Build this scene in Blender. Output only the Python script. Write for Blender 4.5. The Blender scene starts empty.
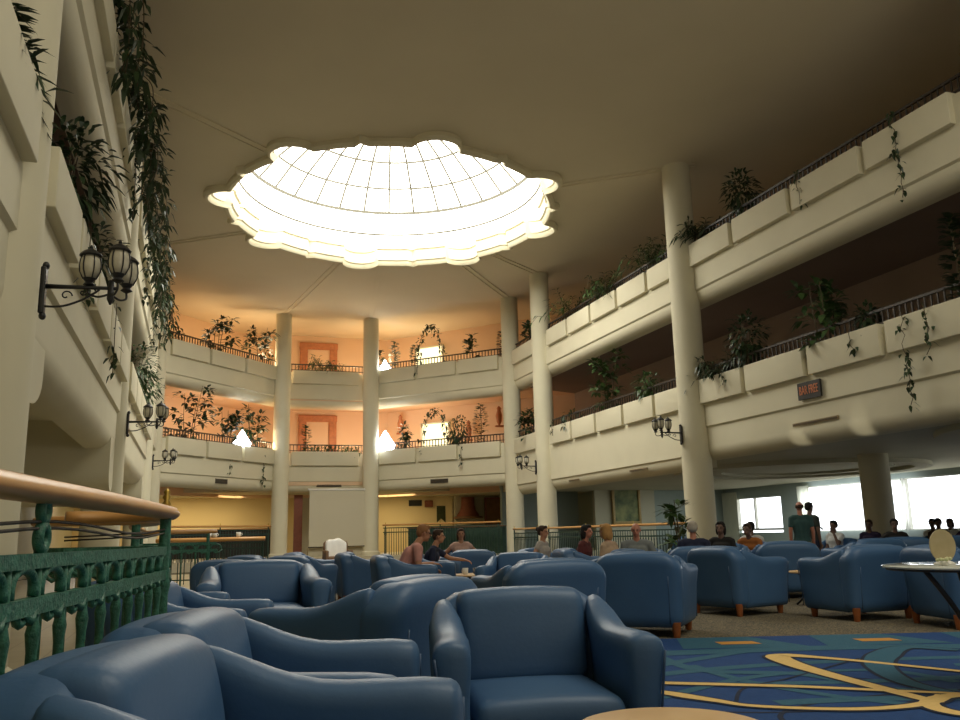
import bpy, math, random
from mathutils import Vector, Matrix
random.seed(7)
PI = math.pi
SC = bpy.context.scene
COL = SC.collection

# ------------------------------------------------------------------ materials
def srgb(r, g, b):
    f = lambda c: (c/255/12.92) if c/255 <= .04045 else ((c/255+.055)/1.055)**2.4
    return (f(r), f(g), f(b), 1)

def mat(name, col, rough=.6, noise=None, bump=None, metal=0, emit=None, coat=0, spec=None, alpha=None):
    m = bpy.data.materials.new(name); m.use_nodes = True
    nt = m.node_tree; b = nt.nodes['Principled BSDF']
    b.inputs['Base Color'].default_value = col
    b.inputs['Roughness'].default_value = rough
    b.inputs['Metallic'].default_value = metal
    if coat: b.inputs['Coat Weight'].default_value = coat; b.inputs['Coat Roughness'].default_value = .25
    if spec is not None: b.inputs['Specular IOR Level'].default_value = spec
    if emit:
        b.inputs['Emission Color'].default_value = emit[0]; b.inputs['Emission Strength'].default_value = emit[1]
    tc = None
    if noise or bump:
        tc = nt.nodes.new('ShaderNodeTexCoord')
    if noise:
        scale, amt, col2 = noise
        n = nt.nodes.new('ShaderNodeTexNoise'); n.inputs['Scale'].default_value = scale; n.inputs['Detail'].default_value = 4
        nt.links.new(tc.outputs['Object'], n.inputs['Vector'])
        r = nt.nodes.new('ShaderNodeValToRGB')
        r.color_ramp.elements[0].position = .5-amt; r.color_ramp.elements[1].position = .5+amt
        r.color_ramp.elements[0].color = col; r.color_ramp.elements[1].color = col2
        nt.links.new(n.outputs['Fac'], r.inputs['Fac']); nt.links.new(r.outputs['Color'], b.inputs['Base Color'])
    if bump:
        n2 = nt.nodes.new('ShaderNodeTexNoise'); n2.inputs['Scale'].default_value = bump[0]; n2.inputs['Detail'].default_value = 3
        nt.links.new(tc.outputs['Object'], n2.inputs['Vector'])
        bp = nt.nodes.new('ShaderNodeBump'); bp.inputs['Strength'].default_value = bump[1]; bp.inputs['Distance'].default_value = .01
        nt.links.new(n2.outputs['Fac'], bp.inputs['Height']); nt.links.new(bp.outputs['Normal'], b.inputs['Normal'])
    return m

def emission(name, col, s):
    m = bpy.data.materials.new(name); m.use_nodes = True
    nt = m.node_tree; nt.nodes.clear()
    e = nt.nodes.new('ShaderNodeEmission'); e.inputs[0].default_value = col; e.inputs[1].default_value = s
    o = nt.nodes.new('ShaderNodeOutputMaterial'); nt.links.new(e.outputs[0], o.inputs[0])
    return m

def glass(name, col=(1, 1, 1, 1), gloss=.08):
    m = bpy.data.materials.new(name); m.use_nodes = True
    nt = m.node_tree; nt.nodes.clear()
    t = nt.nodes.new('ShaderNodeBsdfTransparent'); t.inputs[0].default_value = col
    g = nt.nodes.new('ShaderNodeBsdfGlossy'); g.inputs['Roughness'].default_value = .05
    x = nt.nodes.new('ShaderNodeMixShader'); x.inputs[0].default_value = gloss
    o = nt.nodes.new('ShaderNodeOutputMaterial')
    nt.links.new(t.outputs[0], x.inputs[1]); nt.links.new(g.outputs[0], x.inputs[2]); nt.links.new(x.outputs[0], o.inputs[0])
    return m

M = {}
M['wall'] = mat('cream_plaster', (.70, .655, .49, 1), .8, noise=(1.2, .3, (.64, .595, .44, 1)), bump=(30, .05))
M['ceil'] = mat('ceiling_plaster', (.76, .68, .50, 1), .9, noise=(.5, .3, (.70, .625, .455, 1)))
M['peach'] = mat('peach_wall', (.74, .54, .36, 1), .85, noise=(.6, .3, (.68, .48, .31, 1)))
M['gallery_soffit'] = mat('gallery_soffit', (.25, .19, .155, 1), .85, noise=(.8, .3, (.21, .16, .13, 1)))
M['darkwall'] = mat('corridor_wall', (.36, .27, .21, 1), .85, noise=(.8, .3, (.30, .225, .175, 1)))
M['yellow'] = mat('yellow_wall', (.82, .68, .40, 1), .85, noise=(.5, .3, (.76, .62, .36, 1)))
M['bluewall'] = mat('pale_blue_wall', (.34, .40, .38, 1), .85, noise=(.8, .3, (.30, .36, .34, 1)))
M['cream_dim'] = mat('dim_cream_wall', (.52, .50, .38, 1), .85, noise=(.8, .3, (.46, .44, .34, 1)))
M['leather'] = mat('blue_leather', (.064, .145, .295, 1), .43, noise=(3, .25, (.052, .122, .255, 1)), bump=(60, .08), spec=.38)
M['leather_seam'] = mat('blue_leather_piping', (.05, .105, .22, 1), .45, noise=(6, .2, (.04, .09, .19, 1)))
M['legwood'] = mat('orange_wood', (.38, .12, .035, 1), .45, noise=(20, .2, (.28, .085, .025, 1)))
M['railwood'] = mat('handrail_wood', (.64, .34, .115, 1), .36, noise=(6, .2, (.56, .285, .09, 1)), coat=.12)
M['tablewood'] = mat('table_wood', (.86, .58, .29, 1), .35, noise=(5, .25, (.76, .49, .23, 1)), coat=.15)
M['green'] = mat('verdigris_paint', (.018, .105, .072, 1), .5, noise=(45, .14, (.05, .20, .14, 1)), bump=(90, .5))
M['gold'] = mat('gold_paint', (.6, .42, .1, 1), .3, metal=.8, noise=(20, .2, (.5, .33, .07, 1)))
M['iron'] = mat('black_iron', (.012, .012, .013, 1), .45, noise=(30, .2, (.02, .02, .02, 1)))
M['railiron'] = mat('dark_iron', (.03, .022, .016, 1), .5, noise=(30, .2, (.04, .03, .022, 1)))
M['lampglass'] = mat('lantern_glass', (.45, .42, .32, 1), .25, noise=(14, .3, (.62, .58, .46, 1)))
M['leaf'] = mat('leaf_green', (.030, .075, .020, 1), .45, noise=(4, .2, (.065, .12, .03, 1)))
M['leaf_dark'] = mat('leaf_dark', (.016, .036, .014, 1), .45, noise=(4, .2, (.035, .065, .02, 1)))
M['stem'] = mat('plant_stem', (.10, .075, .035, 1), .7, noise=(10, .2, (.07, .05, .025, 1)))
M['screen'] = mat('screen_cloth', (.60, .55, .41, 1), .8, noise=(.7, .3, (.56, .51, .38, 1)))
M['white'] = mat('white_ceramic', (.8, .78, .72, 1), .3, noise=(6, .2, (.74, .72, .66, 1)))
M['frame_gold'] = mat('gilt_frame', (.42, .29, .10, 1), .4, noise=(25, .2, (.32, .21, .06, 1)))
M['painting'] = mat('painted_canvas', (.05, .085, .04, 1), .6, noise=(2.2, .14, (.26, .28, .11, 1)))
M['brown'] = mat('brown_board', (.20, .10, .045, 1), .6, noise=(5, .2, (.15, .075, .03, 1)))
M['redbrown'] = mat('red_brown', (.24, .075, .04, 1), .6, noise=(7, .2, (.18, .055, .03, 1)))
M['ornament'] = mat('terracotta_relief', (.50, .20, .09, 1), .7, noise=(9, .2, (.38, .15, .07, 1)))
M['black'] = mat('black_board', (.012, .011, .01, 1), .5, noise=(9, .2, (.02, .018, .015, 1)))
M['vent'] = mat('vent_metal', (.12, .09, .05, 1), .5, noise=(9, .2, (.09, .07, .04, 1)))
M['vent_tan'] = mat('vent_tan', (.30, .22, .12, 1), .5, noise=(9, .2, (.26, .19, .1, 1)))
M['step'] = mat('beige_stone', (.50, .45, .32, 1), .6, noise=(6, .25, (.42, .37, .26, 1)))
M['curtain'] = mat('sheer_curtain', (.62, .62, .50, 1), .9, noise=(3, .25, (.54, .55, .45, 1)))
M['frame_white'] = mat('window_frame_paint', (.55, .55, .48, 1), .5, noise=(5, .2, (.5, .5, .44, 1)))
M['pane'] = glass('window_pane', gloss=.06)
M['tglass'] = mat('table_glass', (.62, .66, .64, 1), .03, noise=(3, .2, (.58, .62, .6, 1)), spec=1.0)
M['sky_pane'] = emission('skylight_glazing', (1, .96, .84, 1), 8.5)
M['lamp'] = emission('lamp_glow', (1, .93, .72, 1), 16)
M['lamp_w'] = emission('lamp_white_glow', (.86, .93, 1, 1), 16)
M['muntin'] = mat('muntin_paint', (.15, .14, .11, 1), .8, noise=(5, .2, (.12, .115, .09, 1)))
M['green_dark'] = mat('dark_green_paint', (.010, .035, .026, 1), .5, noise=(45, .14, (.018, .055, .04, 1)))
M['rimw'] = mat('skylight_rim_plaster', (.78, .72, .52, 1), .7, noise=(2, .25, (.72, .66, .48, 1)))
M['terrace'] = mat('terrace_paving', (.75, .72, .62, 1), .9, noise=(1, .25, (.68, .65, .56, 1)))

def tile_mat():
    m = mat('beige_floor_tile', (.46, .40, .27, 1), .28)
    nt = m.node_tree; b = nt.nodes['Principled BSDF']
    tc = nt.nodes.new('ShaderNodeTexCoord'); br = nt.nodes.new('ShaderNodeTexBrick')
    br.inputs['Scale'].default_value = 1; br.inputs['Mortar Size'].default_value = .006
    br.inputs['Brick Width'].default_value = .4; br.inputs['Row Height'].default_value = .4; br.offset = 0
    br.inputs['Color1'].default_value = (.47, .41, .28, 1); br.inputs['Color2'].default_value = (.42, .36, .24, 1)
    br.inputs['Mortar'].default_value = (.28, .23, .15, 1)
    nt.links.new(tc.outputs['Object'], br.inputs['Vector']); nt.links.new(br.outputs['Color'], b.inputs['Base Color'])
    return m
M['tile'] = tile_mat()

def carpet_mat(name, c1, c2, c3, scale=14):
    m = mat(name, c1, .95, bump=(220, .4))
    nt = m.node_tree; b = nt.nodes['Principled BSDF']
    tc = [n for n in nt.nodes if n.type == 'TEX_COORD'][0]
    v = nt.nodes.new('ShaderNodeTexVoronoi'); v.inputs['Scale'].default_value = scale
    n = nt.nodes.new('ShaderNodeTexNoise'); n.inputs['Scale'].default_value = scale*2.5; n.inputs['Detail'].default_value = 3
    nt.links.new(tc.outputs['Object'], v.inputs['Vector']); nt.links.new(tc.outputs['Object'], n.inputs['Vector'])
    r = nt.nodes.new('ShaderNodeValToRGB'); e = r.color_ramp.elements
    e[0].position = .38; e[0].color = c2; e[1].position = .62; e[1].color = c3
    k = r.color_ramp.elements.new(.5); k.color = c1
    mx = nt.nodes.new('ShaderNodeMix'); mx.data_type = 'FLOAT'; mx.inputs[0].default_value = .5
    nt.links.new(v.outputs['Distance'], mx.inputs[2]); nt.links.new(n.outputs['Fac'], mx.inputs[3])
    nt.links.new(mx.outputs[0], r.inputs['Fac']); nt.links.new(r.outputs['Color'], b.inputs['Base Color'])
    return m
M['carpet'] = carpet_mat('speckled_carpet', (.10, .088, .06, 1), (.04, .036, .03, 1), (.24, .19, .11, 1), 62)
M['c_blue'] = mat('carpet_blue', (.007, .058, .215, 1), .95, noise=(40, .25, (.005, .042, .165, 1)), bump=(200, .3))
M['c_teal'] = mat('carpet_teal', (.030, .125, .20, 1), .95, noise=(40, .25, (.024, .10, .165, 1)), bump=(200, .3))
M['c_gold'] = mat('carpet_gold', (.80, .56, .22, 1), .95, noise=(40, .25, (.70, .48, .17, 1)), bump=(200, .3))
M['c_navy'] = mat('carpet_navy', (.008, .018, .05, 1), .95, noise=(40, .25, (.006, .013, .04, 1)))
M['c_orange'] = mat('carpet_orange', (.62, .30, .06, 1), .95, noise=(40, .25, (.52, .25, .05, 1)))

# ------------------------------------------------------------------ mesh helpers
class MB:
    def __init__(s): s.v = []; s.f = []; s.mi = []; s.cur = 0
    def add(s, v, f):
        o = len(s.v); s.v += [tuple(p) for p in v]; s.f += [tuple(i+o for i in q) for q in f]; s.mi += [s.cur]*len(f); return s
    def box(s, x0, y0, z0, x1, y1, z1):
        v = [(x, y, z) for z in (z0, z1) for y in (y0, y1) for x in (x0, x1)]
        return s.add(v, [(0, 2, 3, 1), (4, 5, 7, 6), (0, 1, 5, 4), (2, 6, 7, 3), (0, 4, 6, 2), (1, 3, 7, 5)])
    def obox(s, c, ax, ay, az):
        c = Vector(c); ax = Vector(ax); ay = Vector(ay); az = Vector(az)
        v = [c+x*ax+y*ay+z*az for z in (-1, 1) for y in (-1, 1) for x in (-1, 1)]
        return s.add(v, [(0, 2, 3, 1), (4, 5, 7, 6), (0, 1, 5, 4), (2, 6, 7, 3), (0, 4, 6, 2), (1, 3, 7, 5)])
    def tube(s, pts, r, n=8, cap=True, up=None):
        pts = [Vector(p) for p in pts]; rs = r if isinstance(r, (list, tuple)) else [r]*len(pts)
        v = []; u = None
        for i, p in enumerate(pts):
            t = (pts[min(i+1, len(pts)-1)]-pts[max(i-1, 0)]).normalized()
            if u is None:
                u = t.cross(Vector((0, 0, 1)) if abs(t.z) < .9 else Vector((1, 0, 0))).normalized()
            u = (u - t*u.dot(t)).normalized(); w = t.cross(u)
            for k in range(n):
                a = 2*PI*k/n; v.append(p+(u*math.cos(a)+w*math.sin(a))*rs[i])
        f = [(i*n+k, i*n+(k+1) % n, (i+1)*n+(k+1) % n, (i+1)*n+k) for i in range(len(pts)-1) for k in range(n)]
        if cap: f += [tuple(range(n-1, -1, -1)), tuple(range((len(pts)-1)*n, len(pts)*n))]
        return s.add(v, f)
    def lathe(s, prof, c=(0, 0, 0), n=20, a0=0):
        v = [(c[0]+r*math.cos(2*PI*k/n+a0), c[1]+r*math.sin(2*PI*k/n+a0), c[2]+z) for r, z in prof for k in range(n)]
        f = [(i*n+k, i*n+(k+1) % n, (i+1)*n+(k+1) % n, (i+1)*n+k) for i in range(len(prof)-1) for k in range(n)]
        f += [tuple(range(n-1, -1, -1)), tuple(range((len(prof)-1)*n, len(prof)*n))]
        return s.add(v, f)
    def ell(s, c, r, n=12, m=8, z0=-1, z1=1):
        v = []
        for i in range(m+1):
            z = -math.cos(PI*i/m); z = max(z0, min(z1, z)); q = math.sqrt(max(0, 1-z*z))
            for k in range(n): v.append((c[0]+r[0]*q*math.cos(2*PI*k/n), c[1]+r[1]*q*math.sin(2*PI*k/n), c[2]+r[2]*z))
        f = [(i*n+k, i*n+(k+1) % n, (i+1)*n+(k+1) % n, (i+1)*n+k) for i in range(m) for k in range(n)]
        return s.add(v, f)
    def ring(s, c, ax, R, r, n=16, m=6):
        ax = Vector(ax).normalized(); u = ax.cross(Vector((0, 0, 1)) if abs(ax.z) < .9 else Vector((1, 0, 0))).normalized(); w = ax.cross(u); c = Vector(c)
        v = []
        for i in range(n):
            d = u*math.cos(2*PI*i/n)+w*math.sin(2*PI*i/n)
            for k in range(m):
                b = 2*PI*k/m; v.append(c+d*(R+r*math.cos(b))+ax*r*math.sin(b))
        return s.add(v, [(i*m+k, ((i+1) % n)*m+k, ((i+1) % n)*m+(k+1) % m, i*m+(k+1) % m) for i in range(n) for k in range(m)])
    def extrude(s, prof, a, b, out, cap=True):
        """profile (d, z) swept from a to b (xy), d measured along out"""
        v = []
        for p in (a, b):
            for d, z in prof: v.append((p[0]+out[0]*d, p[1]+out[1]*d, z))
        n = len(prof)
        f = [(k, (k+1) % n, n+(k+1) % n, n+k) for k in range(n)]
        if cap: f += [tuple(range(n)), tuple(range(2*n-1, n-1, -1))]
        return s.add(v, f)
    def rbox(s, c, h, r, n=10, fn=None, z0=None):
        """rounded box, half sizes h, with a bending function"""
        def axis(hh, rr):
            rr = min(rr, hh*.999); k = max(3, n//3)
            a = [-hh+rr*(1-math.cos(PI/2*i/k)) for i in range(k)]
            mid = [-hh+rr+(2*hh-2*rr)*i/n for i in range(n+1)]
            return a+mid+[-x for x in reversed(a)]
        rr = r if isinstance(r, (tuple, list)) else (r, r, r)
        A = [axis(h[i], rr[i]) for i in range(3)]
        idx = {}; v = []
        R = min(rr)
        def vert(p):
            key = tuple(round(q, 6) for q in p)
            if key in idx: return idx[key]
            q = [max(-(h[i]-min(rr[i], h[i])), min(h[i]-min(rr[i], h[i]), p[i])) for i in range(3)]
            d = [(p[i]-q[i])/max(1e-6, min(rr[i], h[i])) for i in range(3)]
            L = math.sqrt(sum(x*x for x in d))
            if L > 1e-6: d = [x/L for x in d]
            o = [q[i]+d[i]*min(rr[i], h[i]) for i in range(3)]
            if fn: o = fn(*o)
            v.append((o[0]+c[0], o[1]+c[1], o[2]+c[2])); idx[key] = len(v)-1
            return idx[key]
        f = []
        for ax in range(3):
            b, e = (ax+1) % 3, (ax+2) % 3
            for sg in (-1, 1):
                for i in range(len(A[b])-1):
                    for j in range(len(A[e])-1):
                        q = []
                        for di, dj in ((0, 0), (1, 0), (1, 1), (0, 1)):
                            p = [0, 0, 0]; p[ax] = sg*h[ax]; p[b] = A[b][i+di]; p[e] = A[e][j+dj]; q.append(vert(p))
                        if len(set(q)) == 4: f.append(tuple(q if sg > 0 else q[::-1]))
        return s.add(v, f)
    def mesh(s, name, mats, smooth=False):
        me = bpy.data.meshes.new(name); me.from_pydata(s.v, [], s.f); me.validate(verbose=False)
        for m in (mats if isinstance(mats, (list, tuple)) else [mats]): me.materials.append(m)
        if len(s.mi) == len(me.polygons) and any(s.mi): me.polygons.foreach_set('material_index', s.mi)
        if smooth == 'angle':
            me.polygons.foreach_set('use_smooth', [True]*len(me.polygons))
            try: me.set_sharp_from_angle(angle=math.radians(35))
            except Exception: pass
        elif smooth: me.polygons.foreach_set('use_smooth', [True]*len(me.polygons))
        me.update(); return me
    def build(s, name, mats, parent=None, smooth=False, loc=None):
        o = bpy.data.objects.new(name, s.mesh(name, mats, smooth)); COL.objects.link(o)
        if parent: o.parent = parent
        if loc: o.location = loc
        return o

def tag(o, label=None, cat=None, group=None, kind=None):
    if label: o['label'] = label
    if cat: o['category'] = cat
    if group: o['group'] = group
    if kind: o['kind'] = kind
    return o
def empty(name, loc=(0, 0, 0), rz=0, label=None, cat=None, group=None):
    o = bpy.data.objects.new(name, None); COL.objects.link(o); o.empty_display_size = .1
    o.location = loc; o.rotation_euler = (0, 0, rz)
    return tag(o, label, cat, group)
def dup(root, loc, rz=None, label=None, group=None):
    r = root.copy(); COL.objects.link(r); r.location = loc
    if rz is not None: r.rotation_euler = (0, 0, rz)
    if label: r['label'] = label
    if group: r['group'] = group
    for ch in list(root.children):
        c = ch.copy(); COL.objects.link(c); c.parent = r
        for g in list(ch.children):
            d = g.copy(); COL.objects.link(d); d.parent = c
    return r
def struct(name, mb, m, smooth=False): return tag(mb.build(name, m, smooth=smooth), kind='structure')

# lounge axes: the furniture is set out at 18.5 degrees to the hall
LA = math.radians(-18.46)
def W(s, d, z=0): return Vector((s*math.cos(LA)-d*math.sin(LA), s*math.sin(LA)+d*math.cos(LA), z))

# ------------------------------------------------------------------ camera
cam = bpy.data.cameras.new('camera'); co = bpy.data.objects.new('camera', cam); COL.objects.link(co)
R3 = Matrix(((0.94947015, -0.04177581, -0.31106464), (-0.31304244, -0.19742398, -0.92899311), (-0.02260218, 0.97942767, -0.20052578)))
co.matrix_world = Matrix.Translation((0, 0, .97)) @ R3.to_4x4()
cam.sensor_width = 36; cam.lens = 851.71/960*36; cam.clip_start = .05
SC.camera = co
SC.view_settings.view_transform = 'Standard'
SC.view_settings.look = 'None'
SC.view_settings.exposure = 0

# ------------------------------------------------------------------ people
def frame_axis(a, b):
    t = (Vector(b)-Vector(a))
    return t
def capsule(mb, a, ra, b, rb, n=10):
    a = Vector(a); b = Vector(b); t = (b-a); L = t.length
    if L < 1e-5: return mb.ell(a, (ra, ra, ra), n, 8)
    t /= L; pts = []; rs = []
    for k in range(5):
        q = math.sin(PI/2*(k/4)); pts.append(a-t*ra*(1-q)*.98+t*0); rs.append(max(.0015, ra*math.sqrt(max(0, 1-(1-q)**2))))
    for k in range(1, 5): 
        q = k/5; pts.append(a+t*L*q); rs.append(ra+(rb-ra)*q)
    for k in range(5):
        q = 1-math.sin(PI/2*(1-k/4)); pts.append(b+t*rb*q*.98); rs.append(max(.0015, rb*math.sqrt(max(0, 1-q*q))))
    return mb.tube(pts, rs, n)

DG = None
def fuse(mb, name, m, voxel, parent, smooth_it=4):
    o = bpy.data.objects.new(name, mb.mesh(name, m)); COL.objects.link(o)
    r = o.modifiers.new('fuse', 'REMESH'); r.mode = 'VOXEL'; r.voxel_size = voxel; r.use_smooth_shade = True
    s = o.modifiers.new('soft', 'SMOOTH'); s.factor = .5; s.iterations = smooth_it
    bpy.context.view_layer.update()
    dg = bpy.context.evaluated_depsgraph_get()
    me = bpy.data.meshes.new_from_object(o.evaluated_get(dg))
    o.modifiers.clear(); old = o.data; o.data = me; bpy.data.meshes.remove(old)
    if not me.materials: me.materials.append(m)
    o.parent = parent
    return o

SKIN = {}
def skin(k, c):
    if k not in SKIN: SKIN[k] = mat('skin_'+k, c, .5, noise=(9, .25, tuple(x*.88 for x in c[:3])+(1,)))
    return SKIN[k]
CL = {}
def cloth(k, c):
    if k not in CL: CL[k] = mat('cloth_'+k, c, .9, noise=(14, .25, tuple(x*.8 for x in c[:3])+(1,)), bump=(120, .2))
    return CL[k]
SKT = skin('tan', (.45, .22, .13, 1)); SKP = skin('pale', (.52, .30, .20, 1)); SKD = skin('shade', (.16, .09, .065, 1)); SKR = skin('ruddy', (.48, .20, .13, 1))

def person(loc, rz, label, skinm, shirt, hair=None, hair_style='short', legs=None, pose='sit', lean=0, head=(0, 0), arms=('lap', 'lap'), seat=.42, sleeve=.55, bare_legs=False, slim=1.0, vox=.011, glasses=False, group=None, size=.80):
    """figure at its own base, facing local -Y; base z = floor"""
    root = empty('person', loc, rz, label, 'person', group); root.scale = (size, size, size)
    w = .185*slim
    if pose == 'sit': pel = Vector((0, .10, seat+.10))
    else: pel = Vector((0, 0, .92))
    la = lean
    up = Vector((0, -math.sin(la), math.cos(la)))
    fwd = Vector((0, -math.cos(la), -math.sin(la)))
    waist = pel+up*.16; chest = pel+up*.36; neck = pel+up*.52
    yaw, nod = head
    fw = Vector((math.sin(yaw)*math.cos(nod), -math.cos(yaw)*math.cos(nod), -math.sin(nod)))
    hb = neck+up*.075+fw*.02
    hc = neck+up*.185+fw*.025
    side = Vector((math.cos(yaw), math.sin(yaw), 0)); hup = side.cross(fw).normalized()
    if hup.z < 0: hup = -hup
    B = MB(); S = MB(); T = MB()
    # trunk
    for mbx, inf in ((B, 0), (S, .014)):
        capsule(mbx, pel+Vector((-.07, 0, 0)), .115+inf, pel+Vector((.07, 0, 0)), .115+inf)
        capsule(mbx, pel+Vector((-.05, 0, 0)), .11+inf, waist+Vector((-.045, 0, 0)), .10+inf)
        capsule(mbx, pel+Vector((.05, 0, 0)), .11+inf, waist+Vector((.045, 0, 0)), .10+inf)
        capsule(mbx, waist+Vector((-.045, 0, 0)), .10+inf, chest+Vector((-.07, 0, 0)), .105+inf)
        capsule(mbx, waist+Vector((.045, 0, 0)), .10+inf, chest+Vector((.07, 0, 0)), .105+inf)
        capsule(mbx, chest+Vector((-.075, 0, 0))+fwd*.02, .10+inf, chest+Vector((.075, 0, 0))+fwd*.02, .10+inf)
        capsule(mbx, neck+Vector((-w*.75, 0, -.035)), .058+inf*.8, neck+Vector((w*.75, 0, -.035)), .058+inf*.8)
        capsule(mbx, chest+Vector((-.06, 0, .03)), .09+inf, neck+Vector((-.06, 0, -.05)), .06+inf*.7)
        capsule(mbx, chest+Vector((.06, 0, .03)), .09+inf, neck+Vector((.06, 0, -.05)), .06+inf*.7)
    # neck, head
    capsule(B, neck-up*.04, .06, hb+up*.02, .052)
    def H(x, y, z): return hc+side*x+fw*y+hup*z        # x right, y forward, z up
    def hell(c, r):
        m = MB(); m.ell((0, 0, 0), r, 14, 10); p0 = H(*c)
        B.add([p0+side*v[0]+fw*v[1]+hup*v[2] for v in m.v], m.f)
    hell((0, -.008, .022), (.074, .093, .092)); hell((0, .02, -.045), (.055, .068, .068))
    capsule(B, H(0, .045, -.09), .024, H(0, .06, -.085), .022)                         # chin
    capsule(B, H(0, .088, .012), .009, H(0, .108, -.022), .014)                        # nose
    capsule(B, H(-.045, .07, .028), .013, H(.045, .07, .028), .013)                    # brow
    capsule(B, H(-.018, .083, -.052), .009, H(.018, .083, -.052), .009)                # lips
    for sx in (-1, 1): capsule(B, H(sx*.077, -.005, .015), .014, H(sx*.075, -.002, -.02), .010)   # ears
    # arms
    for sx, a in ((-1, arms[0]), (1, arms[1])):
        sh = neck+Vector((sx*w, 0, -.05))
        F = lambda x, y, z: Vector((sx*x, y, z))
        if a == 'lap': el = sh+F(.05, .0, -.27); wr = el+F(-.09, -.22, -.03); hd = Vector((-sx*.55, -.8, -.1))
        elif a == 'down': el = sh+F(.04, .02, -.28); wr = el+F(.0, -.03, -.25); hd = Vector((0, -.1, -1))
        elif a == 'rest': el = sh+F(.11, -.04, -.24); wr = el+F(.03, -.24, .01); hd = Vector((0, -1, -.12))
        elif a == 'wide': el = sh+F(.20, .03, -.18); wr = el+F(.10, -.16, -.09); hd = Vector((sx*.3, -.9, -.3))
        elif a == 'reach': el = sh+F(.03, -.24, -.15); wr = el+F(-.02, -.25, -.03); hd = Vector((-sx*.1, -1, -.25))
        elif a == 'face': el = sh+F(.03, -.19, -.19); wr = el+F(-.08, -.02, .24); hd = Vector((-sx*.3, -.2, 1))
        elif a == 'hip': el = sh+F(.15, .06, -.23); wr = el+F(-.10, -.10, -.18); hd = Vector((-sx*.6, -.4, -.5))
        else: el = sh+F(.05, -.02, -.27); wr = el+F(-.02, -.2, -.06); hd = Vector((0, -1, 0))
        capsule(B, sh, .052*slim, el, .041); capsule(B, el, .041, wr, .027)
        capsule(S, sh, .062*slim, sh+(el-sh)*min(1, sleeve), .058)
        if sleeve > 1: capsule(S, el, .054, el+(wr-el)*(sleeve-1), .044)
        hd.normalize(); pc = wr+hd*.055
        ref = Vector((0, 0, 1)) if abs(hd.z) < .8 else Vector((0, -1, 0))
        lat = hd.cross(ref).normalized(); nrm = lat.cross(hd).normalized()
        if nrm.z > 0: nrm = -nrm
        for q in (-.024, -.008, .008, .024): capsule(B, wr+lat*q*.6, .017, wr+hd*.085+lat*q, .0125)
        for q, ln in ((-.028, .068), (-.0095, .078), (.0095, .074), (.028, .058)):
            k0 = wr+hd*.088+lat*q; k1 = k0+(hd*.9+nrm*.35).normalized()*ln*.55; k2 = k1+(hd*.55+nrm*.8).normalized()*ln*.45
            capsule(B, k0, .0095, k1, .0085, 8); capsule(B, k1, .0085, k2, .007, 8)
        tb = wr+hd*.03-lat*sx*.022; t1 = tb+(hd*.6-lat*sx*.8).normalized()*.04; t2 = t1+(hd*.95+nrm*.2-lat*sx*.1).normalized()*.032
        capsule(B, tb, .013, t1, .011, 8); capsule(B, t1, .011, t2, .009, 8)
    # legs
    for sx in (-1, 1):
        hip = pel+Vector((sx*.095, 0, -.03))
        if pose == 'sit': kn = hip+Vector((sx*.05, -.43, .03)); an = Vector((kn.x, kn.y-.05, .085))
        elif pose == 'walk': kn = hip+Vector((sx*.01, -.16*sx, -.41)); an = Vector((kn.x, kn.y+.10, .09))
        else: kn = hip+Vector((sx*.012, -.015, -.42)); an = Vector((kn.x, .02, .085))
        capsule(B, hip, .085, kn, .055); capsule(B, kn, .054, an, .036)
        capsule(B, an+Vector((0, .03, -.045)), .036, an+Vector((sx*.02, -.15, -.052)), .03)
        capsule(T, hip, .10, kn, .070)
        sh_ = MB(); capsule(sh_, an+Vector((0, .035, -.045)), .043, an+Vector((sx*.012, -.06, -.046)), .042); capsule(sh_, an+Vector((sx*.012, -.06, -.048)), .040, an+Vector((sx*.022, -.165, -.055)), .031); capsule(sh_, an+Vector((0, .03, -.04)), .042, an+Vector((0, .02, .005)), .040)
        fuse(sh_, 'shoe', cloth('shoe_brown', (.06, .035, .022, 1)), .010, root, 2)
        if bare_legs: pass
        else: capsule(T, kn, .068, an+Vector((0, 0, .04)), .055)
    capsule(T, pel+Vector((-.07, 0, -.01)), .128, pel+Vector((.07, 0, -.01)), .128)
    body = fuse(B, 'body', skinm, vox, root, 2)
    fuse(S, 'shirt', shirt, vox*1.3, root, 3)
    fuse(T, 'trousers', legs or cloth('charcoal', (.05, .05, .055, 1)), vox*1.5, root, 3)
    # eyes
    for sx in (-1, 1):
        e = MB(); e.ell(H(sx*.030, .083, .010), (.0115, .0115, .0085), 8, 6)
        e.build('eye', M['iron'], root, True)
    m_ = MB(); m_.tube([H(-.024, .082, -.052), H(-.010, .0925, -.050), H(.010, .0925, -.050), H(.024, .082, -.052)], [.003, .006, .006, .003], 6); m_.build('mouth', LIP, root, True)
    if glasses:
        g = MB()
        for sx in (-1, 1): g.ring(H(sx*.032, .098, .008), fw, .022, .003, 14, 5)
        g.tube([H(-.010, .1, .01), H(.010, .1, .01)], .003, 5)
        for sx in (-1, 1): g.tube([H(sx*.054, .095, .01), H(sx*.08, -.01, .012)], .003, 5)
        g.build('glasses', M['iron'], root, True)
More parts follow.
